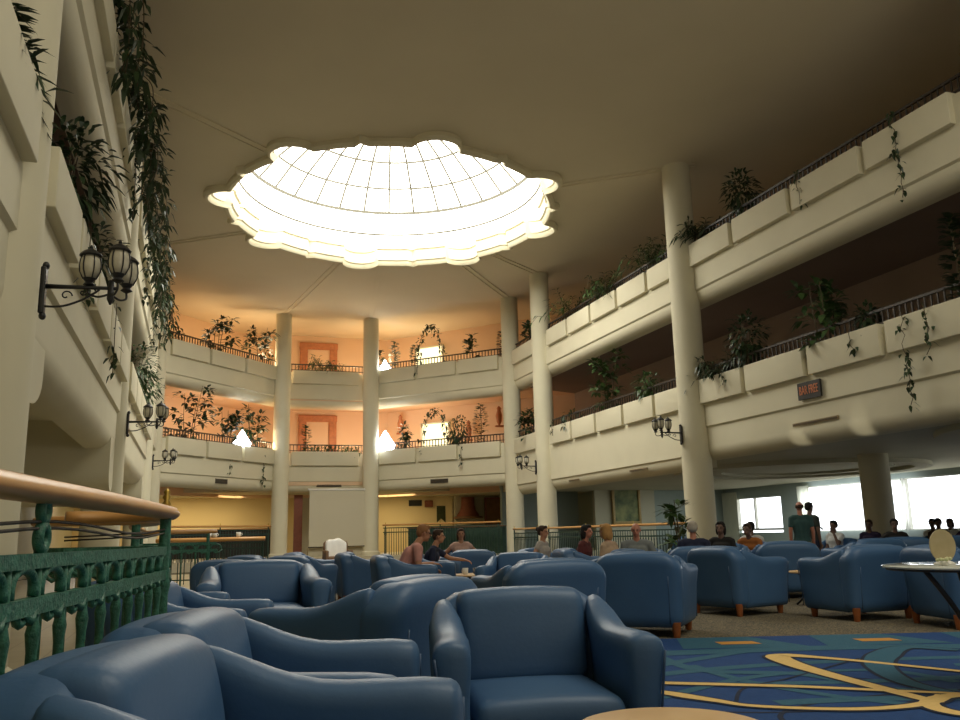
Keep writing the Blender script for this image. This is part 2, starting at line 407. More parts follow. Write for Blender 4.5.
    if hair:
        h = MB()
        def lump(c, r):
            m = MB(); m.ell((0, 0, 0), r, 12, 8); p0 = H(*c); h.add([p0+side*v[0]+fw*v[1]+hup*v[2] for v in m.v], m.f)
        if hair_style == 'balding':
            for sx in (-1, 1): lump((sx*.066, -.035, .015), (.022, .055, .042))
            lump((0, -.085, .012), (.062, .028, .045))
        else:
            lump((0, -.022, .058), (.084, .092, .072)); lump((0, -.06, .012), (.078, .056, .075))
            for sx in (-1, 1): lump((sx*.066, -.012, .045), (.022, .058, .045))
            lump((0, .052, .094), (.052, .038, .028))
            if hair_style == 'long':
                lump((0, -.078, -.05), (.085, .042, .10)); 
                for sx in (-1, 1): lump((sx*.07, -.03, -.03), (.026, .045, .10))
            if hair_style == 'bun': lump((0, -.115, .06), (.042, .042, .042))
        fuse(h, 'hair', hair, .009, root, 3)
    return root

HB = cloth('hair_brown', (.05, .026, .014, 1)); HD = cloth('hair_black', (.010, .008, .007, 1)); HG = cloth('hair_grey', (.42, .38, .32, 1)); HBL = cloth('hair_blond', (.42, .23, .08, 1)); HGI = cloth('hair_ginger', (.30, .14, .06, 1))
LIP = mat('lips', (.32, .10, .08, 1), .5, noise=(20, .2, (.28, .09, .07, 1)))
def P(s, d, th, *a, z=0, **k): return person(W(s, d, z), math.radians(th)+LA, *a, **k)
NAVY = cloth('navy', (.015, .02, .05, 1))
P(-.98, 11.0, 100, 'person in a pink shirt and glasses leaning forward in a blue armchair', SKT, cloth('pink', (.62, .30, .26, 1)), HGI, 'short', cloth('beige', (.45, .36, .25, 1)), lean=.5, head=(.05, .12), arms=('lap', 'rest'), vox=.009, glasses=True, slim=1.25, size=.88)
P(-.72, 12.0, 85, 'person in a dark navy shirt stretching one arm forward behind the pink shirt', SKT, NAVY, HB, 'short', lean=.30, arms=('lap', 'reach'), vox=.010)
P(-.37, 14.6, 5, 'dark haired person in a pale pink sleeveless top sitting with elbows spread', SKT, cloth('blush', (.60, .38, .32, 1)), HB, 'long', arms=('wide', 'wide'), sleeve=.15, slim=.92)
P(.95, 13.0, 60, 'young dark haired person in a pale top turned sideways in the lounge', SKT, cloth('palegrey', (.42, .38, .34, 1)), HB, 'bun', arms=('hip', 'lap'), slim=.85, sleeve=.25)
P(1.45, 12.35, 60, 'black haired person with flushed face sitting close beside a blond neighbour', SKR, cloth('darkred', (.10, .02, .02, 1)), HD, 'long', lean=.15, slim=.9)
P(1.58, 10.95, -130, 'blond haired person seen from behind bending toward a dark haired neighbour', SKP, cloth('sand', (.42, .30, .20, 1)), HBL, 'long', lean=.2, slim=.9)
P(2.05, 11.65, -10, 'bald person in a grey shirt sitting upright facing the camera', SKR, cloth('grey', (.20, .22, .22, 1)), HG, 'balding', arms=('lap', 'rest'), slim=1.12, head=(-.1, .1))
P(2.80, 11.65, 172, 'grey haired person in a navy shirt seen from behind near the white column', SKR, NAVY, HG, 'short', slim=1.1)
P(3.45, 12.7, -30, 'dark haired person in black sitting left of the orange top', SKD, cloth('black', (.015, .014, .014, 1)), HD, 'long')
P(4.15, 13.5, -40, 'brown haired person in an orange top leaning over in the lounge', SKD, cloth('orange', (.40, .14, .035, 1)), HB, 'short', lean=.35)
P(4.50, 14.6, 160, 'short haired person in a white shirt in front of the left window', SKD, cloth('white', (.62, .62, .60, 1)), HD, 'short')
P(5.38, 14.7, 168, 'standing person in a teal shirt and khaki trousers seen from behind', SKR, cloth('teal', (.035, .09, .09, 1)), HB, 'balding', cloth('khaki', (.22, .20, .12, 1)), pose='stand', arms=('down', 'down'))
P(5.78, 15.35, 120, 'standing person in dark clothes just behind the teal shirt pointing forward', SKD, cloth('darkgreen', (.03, .04, .035, 1)), HD, 'short', NAVY, pose='stand', arms=('down', 'reach'))
P(6.55, 16.35, -60, 'person in a white shirt drinking at the middle window', SKD, cloth('white2', (.60, .62, .62, 1)), HD, 'short', arms=('lap', 'face'))
P(7.35, 16.6, -40, 'person in a dark top at the right edge of the middle window', SKD, cloth('indigo', (.03, .02, .06, 1)), HB, 'short')
P(7.20, 15.2, -20, 'dark haired person in a dark jacket sitting before the inner column', SKD, cloth('soot', (.03, .028, .026, 1)), HD, 'short', arms=('wide', 'rest'))
P(9.05, 17.55, -45, 'person in a white top furthest left of the trio at the right window', SKD, cloth('white3', (.64, .64, .60, 1)), HD, 'short')
P(8.65, 16.5, -20, 'person in a brown top in the middle of the trio at the right window', SKD, cloth('umber', (.07, .045, .035, 1)), HD, 'short')
P(9.95, 18.6, -60, 'person in a white blouse furthest right of the trio at the right window', SKD, cloth('white4', (.62, .62, .58, 1)), HB, 'long')
P(8.40, 15.05, -40, 'person in a violet dark top at the right edge of the lounge', SKD, cloth('violet', (.04, .02, .07, 1)), HD, 'short', arms=('wide', 'lap'))

# ------------------------------------------------------------------ armchairs
def sstep(a, b, x):
    t = max(0, min(1, (x-a)/(b-a))); return t*t*(3-2*t)
HC = .79
def arm_h(y):                     # top of the arm over depth, front = -y
    return .635+.095*sstep(-.16, .25, y)**1.5-.010*sstep(-.30, -.42, y)
def make_armchair():
    root = empty('armchair', (0, 0, 0), 0, 'chair', 'armchair')
    zb = .085
    for sx in (-1, 1):
        def fn(x, y, z, sx=sx):
            y = y-.075
            top = arm_h(y); t = (z+.35)/.70
            zz = zb+t*(top-zb)
            flare = .034*sstep(-.10, -.42, y)*t*t + .010*math.sin(PI*min(1, t))
            thick = (1+.32*sstep(.55, .95, t))*(1-.38*sstep(.06, .25, y))
            return (x*thick+sx*(.333+flare), y, zz)
        a = MB().rbox((0, 0, 0), (.054, .33, .35), (.050, .03, .07), 10, fn).build('arm', M['leather'], root, True)
        p = MB()
        p.tube([(sx*(.333+q), -.402, z) for q, z in ((.056, .12), (.062, .33), (.086, .52), (.094, .575))], .005, 6)
        p.build('piping', M['leather_seam'], a, True)
    # outer back, full width, rounded shoulders and an arched middle
    def bf(x, y, z):
        t = (z+.35)/.70; u = x/.395; k = abs(x)
        top = .758-.014*(k/.29)**2 if k < .29 else .744-.040*sstep(.25, .37, k)-.022*sstep(.33, .395, k)
        w = (1-.05*(1-t))*(1+.0*t)
        return (x*w, y*(.72+.28*t)+.285+.035*t*t-.035*u*u*u*u, zb+t*(top-zb))
    sh = MB().rbox((0, 0, 0), (.395, .115, .35), (.085, .085, .10), 16, bf).build('back_shell', M['leather'], root, True)
    for sx in (-1, 1):
        MB().tube([(sx*.288*(1-.05*(1-q)), .285+.035*q*q+.115*(.72+.28*q)-.012, .10+q*.62) for q in (.03, .3, .55, .72)], .005, 6).build('piping', M['leather_seam'], sh, True)
    def cf(x, y, z):
        t = (z+.22)/.44; u = x/.28
        top = .770-.014*u*u
        return (x, y+.185+.055*t+.012*u*u-.018*math.sin(PI*t), .40+t*(top-.40))
    MB().rbox((0, 0, 0), (.280, .085, .22), (.05, .07, .06), 12, cf).build('backrest', M['leather'], root, True)
    def sf(x, y, z):
        t = (z+.09)/.18
        puff = .018*math.cos(x/.28*PI/2)*math.cos((y+.02)/.34*PI/2)*sstep(.5, 1, t)
        return (x, y-.125, z+.338+puff)
    MB().rbox((0, 0, 0), (.278, .285, .09), (.045, .05, .06), 10, sf).build('seat', M['leather'], root, True)
    MB().rbox((0, -.06, .18), (.29, .32, .095), .02, 6).build('seat_base', M['leather'], root, True)
    for sx in (-1, 1):
        for sy in (-.33, .31):
            l = MB(); l.lathe([(.026, 0), (.030, .01), (.040, .11), (.042, .135)], (sx*.315, sy, 0), 12)
            l.build('leg', M['legwood'], root, 'angle')
    return root
chair0 = make_armchair()
used = [False]
def armchair(s, d, th, label, z=0, scale=None):
    p = W(s, d, z); r = math.radians(th)+LA
    if not used[0]:
        used[0] = True; chair0.location = p; chair0.rotation_euler = (0, 0, r); chair0['label'] = label; chair0['group'] = 'blue leather armchairs'
        o = chair0
    else: o = dup(chair0, p, r, label, 'blue leather armchairs')
    if scale: o.scale = scale
    return o
CHAIRS = [
 (.17, 3.38, 8, 'blue leather armchair facing the camera behind the round wooden table', .93),
 (-.47, 1.80, 90, 'nearest blue armchair turned sideways beside the green railing, lowest in the picture', 1.02),
 (-.62, 2.62, 91, 'blue armchair turned sideways just behind the nearest armchair by the railing', 1.0),
 (-.57, 4.50, -119, 'blue armchair seen from its back corner, just behind the camera-facing armchair', 1.07),
 (-1.62, 4.90, 92, 'sideways blue armchair beyond the end post of the green railing'),
 (-2.12, 5.72, 92, 'second sideways blue armchair beyond the end post of the green railing'),
 (-1.84, 7.25, 18, 'blue armchair facing the camera at the left, across from the railing end', 1.2),
 (-1.85, 13.3, 108, 'dark blue armchair with its tall back in front of the draped white chair'),
 (-1.02, 11.0, 104, 'blue armchair in which the person in pink sits'),
 (.37, 10.1, -14, 'pale lit blue armchair turned to the camera right of the cups'),
 (.44, 7.02, -160, 'blue armchair seen from behind in mid lounge, left of the tall-backed one with visible legs', 1.06),
 (1.57, 8.60, 158, 'large blue armchair seen from behind with one orange leg showing at the carpet edge', 1.06),
 (2.97, 10.40, 121, 'blue armchair with its side to the camera left of the small side table', 1.04),
 (4.06, 9.57, -163, 'blue armchair with its back corner to the camera right of the small side table', 1.04),
 (4.68, 8.62, 97, 'blue armchair half hidden under the glass table at the right edge', 1.03),
 (-.36, 14.6, 5, 'blue armchair holding the person in the pale pink top'),
 (-.17, 13.1, 180, 'blue armchair seen from behind in front of the person in the pale pink top'),
 (1.40, 12.35, 100, 'blue armchair holding the black haired person with flushed face'),
 (2.05, 11.65, -10, 'blue armchair holding the bald person in grey'),
 (2.80, 11.65, 172, 'blue armchair holding the grey haired person by the column'),
 (.95, 13.0, 60, 'blue armchair holding the young person in the pale top'),
 (-2.95, 10.2, 175, 'dark blue armchair seen from behind nearest the far left counter railing'),
 (-2.50, 11.8, 160, 'dark blue armchair seen from behind left of the draped white chair'),
 (-3.25, 12.6, 150, 'dark blue armchair in the far left corner by the inner railing'),
 (-2.85, 14.3, 120, 'furthest dark blue armchair before the white projection screen'),
 (4.30, 12.55, 172, 'dark blue armchair seen from behind left of the standing pair', 1.1),
 (5.72, 13.1, -165, 'dark blue armchair seen from behind right of the standing pair', 1.1),
 (6.62, 13.9, 170, 'blue armchair seen from behind below the middle window', 1.1),
 (7.48, 14.0, 185, 'blue armchair seen from behind in front of the inner column', 1.1),
 (8.85, 13.6, 195, 'blue armchair at the right edge under the right window', 1.1),
]
CHAIRS += [
 (-.72, 12.0, 85, 'blue armchair of the person in dark navy stretching an arm forward'),
 (1.58, 10.95, -130, 'blue armchair of the blond person bending toward a neighbour'),
 (3.45, 12.7, -30, 'blue armchair of the dark haired person in black left of the orange top'),
 (4.15, 13.5, -40, 'blue armchair of the person in the orange top'),
 (4.50, 14.6, 160, 'blue armchair of the person in white before the left window'),
 (6.55, 16.35, -60, 'blue armchair of the person drinking at the middle window'),
 (7.35, 16.6, -40, 'blue armchair of the person in a dark top at the middle window'),
 (7.20, 15.2, -20, 'blue armchair of the person in the dark jacket by the inner column'),
 (9.05, 17.55, -45, 'blue armchair of the left person of the trio at the right window'),
 (8.65, 16.5, -20, 'blue armchair of the person in brown of the trio at the right window'),
 (9.95, 18.6, -60, 'blue armchair of the right person of the trio at the right window'),
 (8.40, 15.05, -40, 'blue armchair of the person in violet at the right edge'),
]
for c in CHAIRS: armchair(*c[:4], scale=(c[4], c[4], 1+(c[4]-1)*.2) if len(c) > 4 else None)

# ------------------------------------------------------------------ tables and small things
def coffee_table(s, d, label, top=M['tablewood'], r=.30, h=.45, style='wood'):
    root = empty('coffee_table', W(s, d), 0, label, 'table')
    MB().lathe([(r-.02, h-.028), (r-.004, h-.022), (r, h-.012), (r-.004, h-.003), (r-.015, h)], n=48).build('tabletop', top, root, 'angle')
    for k in range(3):
        a = 2*PI*k/3+2.0; ca, sa = math.cos(a), math.sin(a)
        pts = []
        for i in range(13):
            t = i/12; rr = r*(.62-.50*math.sin(PI*t*.9)+.32*t*t); pts.append((rr*ca, rr*sa, (h-.03)*(1-t)+.014))
        MB().tube(pts, .014, 8).build('leg', M['iron'], root, True)
    MB().ring((0, 0, h*.45), (0, 0, 1), r*.22, .010, 20, 6).build('ring', M['iron'], root, True)
    return root
coffee_table(.50, 2.46, 'round light wood coffee table at the bottom edge in front of the armchair', r=.26, h=.452)
coffee_table(4.08, 11.05, 'small wooden side table with black legs between two blue armchairs', r=.24, h=.43)
coffee_table(-.14, 11.85, 'small table carrying the cups in front of the person in pink', r=.32, h=.45)
# glass table at the right
gt = empty('glass_table', W(2.97, 5.35), 0, 'round glass table with curved black legs at the right edge', 'table')
MB().lathe([(.485, .708), (.50, .712), (.50, .720), (.49, .724)], n=56).build('tabletop', M['tglass'], gt, 'angle')
MB().ring((0, 0, .706), (0, 0, 1), .47, .012, 40, 6).build('rim', M['iron'], gt, True)
for k in range(3):
    a = 2*PI*k/3+PI+LA+.25; ca, sa = math.cos(a), math.sin(a); pts = []
    for i in range(17):
        t = i/16; rr = .34-.30*math.sin(PI*.5*min(1, t*1.25))+.42*max(0, t-.72)**1.2*1.5
        pts.append((rr*ca, rr*sa, .70-.686*t))
    MB().tube(pts, .016, 8).build('leg', M['iron'], gt, True)
ov = empty('menu_stand', W(2.80, 5.33, .724), LA, 'cream oval card standing on a small base on the glass table', 'menu stand')
b = MB(); n = 28
v = [(.078*math.cos(2*PI*k/n), y, .115+.098*math.sin(2*PI*k/n)) for y in (-.006, .006) for k in range(n)]
b.add(v, [tuple(range(n)), tuple(range(2*n-1, n-1, -1))]+[(k, n+k, n+(k+1) % n, (k+1) % n) for k in range(n)])
b.build('card', mat('cream_card', (.50, .42, .25, 1), .6, noise=(18, .2, (.44, .36, .2, 1))), ov, 'angle')
MB().lathe([(.06, 0), (.062, .01), (.04, .022), (.014, .03)], n=20).build('base', M['white'], ov, True)
fl = empty('flower_posy', W(2.74, 5.22, .724), 0, 'tiny pale flower posy beside the oval card', 'flowers')
q = MB()
for k in range(9):
    a = k*2.4; q.ell((.022*math.sqrt(k/2)*math.cos(a), .022*math.sqrt(k/2)*math.sin(a), .034+.004*(k % 3)), (.012, .012, .010), 8, 6)
q.build('blossom', mat('pale_flower', (.62, .62, .36, 1), .7, noise=(30, .2, (.5, .55, .3, 1))), fl, True)
MB().lathe([(.018, 0), (.024, .008), (.022, .028)], n=12).build('pot', M['white'], fl, True)
ash = empty('saucer', W(3.0, 5.2, .724), 0, 'small white saucer right of the oval card on the glass table', 'saucer')
MB().lathe([(.03, 0), (.05, .006), (.06, .014), (.056, .014), (.03, .006)], n=24).build('dish', M['white'], ash, True)
def cup(s, d, z, label, m, r=.04, h=.085, handle=True):
    o = empty('cup', W(s, d, z), random.random()*6, label, 'cup', 'cups on the small lounge table')
    MB().lathe([(r*.75, 0), (r*.9, .01), (r, h), (r*.9, h), (r*.8, .012)], n=18).build('bowl', m, o, True)
    if handle: MB().ring((r+.012, 0, h*.5), (0, 1, 0), .022, .006, 12, 6).build('handle', m, o, True)
cup(-.25, 11.72, .45, 'white cup furthest left on the small table before the person in pink', M['white'])
cup(-.11, 11.68, .45, 'black and white cup in the middle of the small lounge table', mat('dark_cup', (.04, .04, .05, 1), .3, noise=(30, .1, (.6, .6, .6, 1))))
cup(.05, 11.75, .45, 'amber glass furthest right on the small lounge table', mat('amber_glass', (.30, .16, .07, 1), .15, noise=(9, .2, (.35, .2, .1, 1))), .035, .10, False)

# rattan chair with a white throw before the screen
rc = empty('wicker_chair', W(-4.45, 26.6), math.radians(20)+LA, 'brown wicker chair draped with a white cloth in front of the screen', 'chair')
wk = mat('wicker', (.12, .06, .03, 1), .7, noise=(60, .2, (.20, .11, .05, 1)), bump=(80, .6))
MB().rbox((0, 0, .32), (.36, .34, .10), .04, 6).build('seat', wk, rc, True)
MB().rbox((0, .30, .58), (.38, .07, .34), .06, 6, lambda x, y, z: (x, y+.12*(z+.34), z-.08*(x/.38)**2)).build('backrest', wk, rc, True)
for sx in (-1, 1):
    MB().rbox((sx*.37, .0, .42), (.05, .33, .18), .04, 6).build('arm', wk, rc, True)
    for sy in (-.28, .28): MB().lathe([(.022, 0), (.03, .25)], (sx*.32, sy, 0), 10).build('leg', wk, rc, True)
thr = MB().rbox((0, .27, .62), (.33, .115, .33), .08, 8, lambda x, y, z: (x, y+.12*(z+.33)+.008*math.sin(x*30), z-.10*(x/.33)**2+.02*math.sin(x*19))).build('cloth_throw', M['white'], None, True)
thr.location = W(-4.45, 26.6); thr.rotation_euler = (0, 0, math.radians(20)+LA)
tag(thr, 'white cloth thrown over the back of the wicker chair', 'cloth')

# ------------------------------------------------------------------ carpet (pattern woven in, one mesh)
struct('floor', MB().box(-4.6, -9, -.12, 20.3, 38.2, 0), M['carpet'])
struct('floor_tiles', MB().box(-4.5, -9, 0, -.02, 27.5, .004), M['tile'])
def catmull(P, n=8):
    P = [Vector(p) for p in P]; out = []
    for i in range(len(P)-1):
        a, b, c, d = P[max(i-1, 0)], P[i], P[i+1], P[min(i+2, len(P)-1)]
        for k in range(n):
            t = k/n; out.append(.5*((2*b)+(c-a)*t+(2*a-5*b+4*c-d)*t*t+(3*b-a-3*c+d)*t**3))
    out.append(P[-1]); return out
rug = MB()
rx0, rx1, ry0, ry1 = .3, 7.2, .9, 8.05     # lounge axes
def RW(s, d, z): p = W(s, d); return (p.x, p.y, z)
def quad(s0, d0, s1, d1, z, mi):
    rug.cur = mi; rug.add([RW(s0, d0, z), RW(s1, d0, z), RW(s1, d1, z), RW(s0, d1, z)], [(0, 1, 2, 3)])
rug.cur = 0
rug.add([RW(s, d, z) for z in (.001, .010) for s, d in ((rx0, ry0), (rx1, ry0), (rx1, ry1), (rx0, ry1))], [(3, 2, 1, 0), (4, 5, 6, 7), (0, 1, 5, 4), (1, 2, 6, 5), (2, 3, 7, 6), (3, 0, 4, 7)])
ZR = [0]
def ribbon(pts, w, z, mi, n=8):
    ZR[0] += .00005; z += ZR[0]
    c = catmull([Vector((p[0], p[1], 0)) for p in pts], n) if n > 1 else [Vector((p[0], p[1], 0)) for p in pts]
    ws = w if isinstance(w, (list, tuple)) else [w]*2
    v = []; rug.cur = mi
    for i, p in enumerate(c):
        t = (c[min(i+1, len(c)-1)]-c[max(i-1, 0)]); t = Vector((-t.y, t.x, 0)).normalized()
        f = i/(len(c)-1)*(len(ws)-1); k = min(int(f), len(ws)-2); q = ws[k]+(ws[k+1]-ws[k])*(f-k)
        v += [(p.x+t.x*q, p.y+t.y*q, z), (p.x-t.x*q, p.y-t.y*q, z)]
    rug.add(v, [(2*i, 2*i+1, 2*i+3, 2*i+2) for i in range(len(c)-1)])
def outlined(pts, w, mi, zz=0):
    ribbon(pts, [q+.026 for q in (w if isinstance(w, (list, tuple)) else [w, w])], .0125+zz, 3)
    ribbon(pts, w, .0145+zz, mi)
def clampr(pts): return [p for p in pts]
def arc(cx, cy, a, b, t0, t1, rot=0, n=14):
    out = []
    for i in range(n+1):
        t = math.radians(t0+(t1-t0)*i/n); x = a*math.cos(t); y = b*math.sin(t); r = math.radians(rot)
        out.append((cx+x*math.cos(r)-y*math.sin(r), cy+x*math.sin(r)+y*math.cos(r)))
    return out
# border: teal lozenges with orange dashes, blue between
for s0 in (.95, 2.14, 3.33, 4.52, 5.71):
    rug.cur = 1; rug.add([RW(s0-.42, ry1-.01, .012), RW(s0+.22, ry1-.01, .012), RW(s0+.52, ry1-.72, .012), RW(s0-.52, ry1-.72, .012)][::-1], [(0, 1, 2, 3)])
    rug.cur = 4; rug.add([RW(s0-.16, ry1-.34, .014), RW(s0+.16, ry1-.34, .014), RW(s0+.19, ry1-.52, .014), RW(s0-.15, ry1-.52, .014)][::-1], [(0, 1, 2, 3)])
LW = lambda pts: [W(*p)[:2] for p in pts]
ribbon(LW([(rx0, 6.95), (2.6, 7.2), (4.8, 7.05), (rx1, 7.3)]), .13, .0125, 1)
for p in (arc(3.3, 5.0, 3.0, 1.55, 15, 165), arc(4.4, 5.6, .75, .85, 60, 320), arc(2.2, 4.2, 1.7, .9, -70, 110), arc(5.2, 4.0, 1.6, 1.1, 40, 260)):
    ribbon(LW(p), .07, .0118, 1)
for p in (arc(3.4, 4.6, 1.9, .75, 20, 200), arc(1.6, 5.4, 1.0, .6, -120, 60), arc(4.0, 3.6, 1.3, 1.6, 100, 240)):
    ribbon(LW(p), .015, .0112, 3)
ribbon(LW(arc(2.1, 6.0, 1.5, .35, -170, 40)), .06, .0116, 1)
ribbon([(3.19, 5.74), (3.69, 5.92), (4.33, 6.08), (5.12, 5.85), (5.81, 5.55)], .06, .0121, 1)
for q in ([(3.44, 5.66), (3.4, 4.9), (3.56, 4.27), (3.81, 3.84)], [(2.63, 4.68), (3.59, 5.06), (4.44, 4.91), (4.51, 4.35)]): ribbon(q, .045, .0119, 1)
ribbon([(3.5, 6.26), (3.38, 5.44), (3.87, 5.01), (3.96, 4.39), (4.3, 4.15)], [.03, .07, .05, .03], .0123, 1)
ribbon([(2.93, 4.37), (3.25, 4.74), (3.71, 4.91), (4.7, 5.39)], .012, .0126, 3)
outlined([(5.63, 5.38), (5.42, 5.69), (4.96, 5.43), (4.56, 5.04), (4.24, 4.49), (4.18, 4.04)], [.04, .07, .11, .09, .06, .04], 1, -.0002)
# gold curves, world points on the floor
outlined([(5.0, 4.2), (4.85, 4.62), (4.63, 5.21), (4.47, 5.55), (4.34, 5.74), (4.22, 5.70), (4.09, 5.32), (4.0, 4.80), (3.93, 4.2), (3.9, 3.9)], [.035, .035, .04, .05, .085, .09, .075, .06, .05, .04], 2)
outlined([(2.55, 5.45), (2.85, 5.13), (3.2, 4.88), (3.56, 4.62), (3.9, 4.32), (4.19, 4.07), (4.6, 3.7)], [.05, .045, .035, .025], 2, .0003)
outlined([(2.35, 5.3), (2.69, 4.86), (2.80, 4.6), (2.87, 4.43), (2.93, 4.28), (3.1, 4.12), (3.36, 3.96), (3.62, 3.9), (3.88, 3.93), (4.1, 4.05)], [.04, .055, .03, .035, .04, .05], 2, .0006)
outlined(arc(4.12, 3.72, .36, .30, 0, 360, 0, 24), [.05, .05], 2, .0009)
rug.cur = 0
ro = rug.build('carpet', [M['c_blue'], M['c_teal'], M['c_gold'], M['c_navy'], M['c_orange']])
tag(ro, 'blue carpet with teal bands and gold looping curves on the lounge floor', 'carpet')
rug2 = MB(); rug2.add([RW(s, d, .006) for s, d in ((-6.6, 21), (-2.5, 21), (-2.5, 27.5), (-6.6, 27.5))], [(0, 1, 2, 3)])
tag(rug2.build('carpet', M['c_blue']), 'plain patch of blue carpet far away before the screen steps', 'carpet')

# ------------------------------------------------------------------ hall shell
XL, XR = -1.25, 10.5
ZC = 9.35
OUT = [(XL, -9), (XL, 27.8), (2.95, 32.5), (6.35, 32.5), (XR, 28.1), (XR, -9)]      # edge of the well, clockwise seen from above
def outn(a, b): e = (Vector(b)-Vector(a)).normalized(); return Vector((-e.y, e.x))
def offset(d):
    out = []
    for i, p in enumerate(OUT):
        n1 = outn(OUT[i-1], p) if i else outn(p, OUT[1]); n2 = outn(p, OUT[i+1]) if i < len(OUT)-1 else n1
        m = (n1+n2).normalized(); out.append(Vector(p)+m*(d/max(.3, m.dot(n1))))
    return out
BK = offset(3.1)
def wallstrip(name, a, b, z0, z1, m, t=.15):
    n = outn(a, b)
    return struct(name, MB().extrude([(0, z0), (0, z1), (t, z1), (t, z0)], a, b, n), m)
# galleries: back walls and floor slabs of the two upper levels
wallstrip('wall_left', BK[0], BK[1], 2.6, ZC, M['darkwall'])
wallstrip('wall_apse_left', BK[1], BK[2], 2.6, ZC, M['peach'])
wallstrip('wall_apse', BK[2], BK[3], 2.6, ZC, M['peach'])
wallstrip('wall_apse_right', BK[3], BK[4], 2.6, ZC, M['peach'])
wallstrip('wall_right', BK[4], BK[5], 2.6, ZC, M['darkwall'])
IN = offset(.3); BK2 = offset(3.1)
for lev, (z0, z1, nm) in enumerate(((2.92, 3.46, 'floor_gallery_lower'), (6.16, 6.66, 'floor_gallery_upper'))):
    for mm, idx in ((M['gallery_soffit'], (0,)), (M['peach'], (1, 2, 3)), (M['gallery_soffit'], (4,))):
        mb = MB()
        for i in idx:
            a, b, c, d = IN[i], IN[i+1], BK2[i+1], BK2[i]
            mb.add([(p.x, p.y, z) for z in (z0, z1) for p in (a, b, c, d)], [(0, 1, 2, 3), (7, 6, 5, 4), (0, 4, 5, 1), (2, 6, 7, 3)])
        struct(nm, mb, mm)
# ground floor ceilings beyond the well, walls
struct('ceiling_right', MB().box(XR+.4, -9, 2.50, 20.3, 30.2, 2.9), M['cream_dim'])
struct('ceiling_left', MB().box(-4.6, -9, 2.9, XL-.4, 30, 2.915), M['wall'])
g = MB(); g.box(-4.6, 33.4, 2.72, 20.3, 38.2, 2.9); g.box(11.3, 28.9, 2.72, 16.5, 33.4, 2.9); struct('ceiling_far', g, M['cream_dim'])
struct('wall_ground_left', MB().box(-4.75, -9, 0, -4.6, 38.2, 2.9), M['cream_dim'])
struct('wall_far_left', MB().box(-4.6, 38.05, 0, 4.2, 38.2, 2.75), M['yellow'])
struct('wall_far_right', MB().box(6.2, 37.9, 0, 11.2, 38.05, 2.75), M['yellow'])
struct('wall_far_right_end', MB().box(11.2, 37.5, 0, 17.2, 37.7, 2.75), M['cream_dim'])
struct('wall_far_back', MB().box(-4.7, 38.25, 0, 20.4, 38.4, 2.95), M['yellow'])
struct('wall_far_corner', MB().box(16.9, 30.0, 0, 17.1, 38.2, 2.95), M['bluewall'])
struct('wall_far_middle', MB().box(4.2, 36.0, 0, 6.2, 36.15, 2.75), M['cream_dim'])
struct('wall_back', MB().box(-4.75, -9.2, 0, 20.4, -9, ZC+.3), M['wall'])
struct('wall_ground_far', MB().box(15.9, 29.8, 0, 20.35, 30.0, 2.52), M['bluewall'])
struct('wall_ground_pier', MB().box(14.35, 29.6, 0, 16.9, 29.8, 2.9), M['cream_dim'])
struct('wall_ground_bay', MB().box(11.2, 31.2, 0, 14.4, 31.4, 2.9), M['bluewall'])
struct('platform_floor', MB().add([(p[0], p[1], z) for z in (0, .30) for p in ((-4.6, 28.6), (XL, 28.6), (1.9, 30.6), (7.4, 30.6), (XR, 28.6), (16.4, 28.6), (16.4, 38), (-4.6, 38))], [tuple(range(8)), tuple(range(15, 7, -1))]+[(k, 8+k, 8+(k+1) % 8, (k+1) % 8) for k in range(8)]), M['step'])
struct('step_floor', MB().box(3.2, 30.2, 0, 6.1, 30.65, .15), M['step'])

# window wall at the right
XW = 20.15
def wall_x(name, y0, y1, z0, z1, m=M['bluewall']): struct(name, MB().box(XW, y0, z0, XW+.2, y1, z1), m)
wall_x('wall_window_sill', -9, 30, 0, .80)
wall_x('wall_window_head', -9, 30, 2.34, 2.9)
wall_x('wall_window_pier', 24.95, 26.25, .8, 2.34)
wall_x('wall_window_end', 29.0, 30, .8, 2.34)
wall_x('wall_window_head_far', 26.25, 29.0, 2.12, 2.34)
def window(n, y0, y1, z0, z1, posts):
    root = empty('window_%d' % n, (XW+.1, 0, 0)); tag(root, kind='structure')
    f = MB()
    for y in (y0, y1): f.box(-.06, y-.04, z0, .06, y+.04, z1)
    for z in (z0, z1): f.box(-.06, y0, z-.04, .06, y1, z+.04)
    for y in posts: f.box(-.05, y-.03, z0, .05, y+.03, z1)
    f.build('window_frame', M['frame_white'], root)
    MB().box(-.004, y0, z0, .004, y1, z1).build('pane', M['pane'], root)
window(1, 26.25, 29.0, .92, 2.12, (27.9,))
window(2, 20.6, 24.95, .80, 2.34, ())
window(3, 10.0, 20.5, .80, 2.34, ())
wall_x('wall_window_near', -9, 10.0, .8, 2.34)
struct('floor_terrace', MB().box(20.6, -20, -.3, 90, 80, -.1), M['terrace'])
def curtain(y0, y1, label, z0=.3, z1=2.36):
    n = 28; mb = MB(); v = []
    for i in range(n+1):
        y = y0+(y1-y0)*i/n; x = XW-.12+.035*math.sin(i*1.9)
        v += [(x, y, z0), (x, y, z1)]
    mb.add(v, [(2*i, 2*i+2, 2*i+3, 2*i+1) for i in range(n)])
    tag(mb.build('curtain', M['curtain'], smooth=True), label, 'curtain')
curtain(28.75, 29.75, 'pale sheer curtain left of the leftmost far window')
curtain(24.6, 25.2, 'narrow pale curtain at the left edge of the middle window')
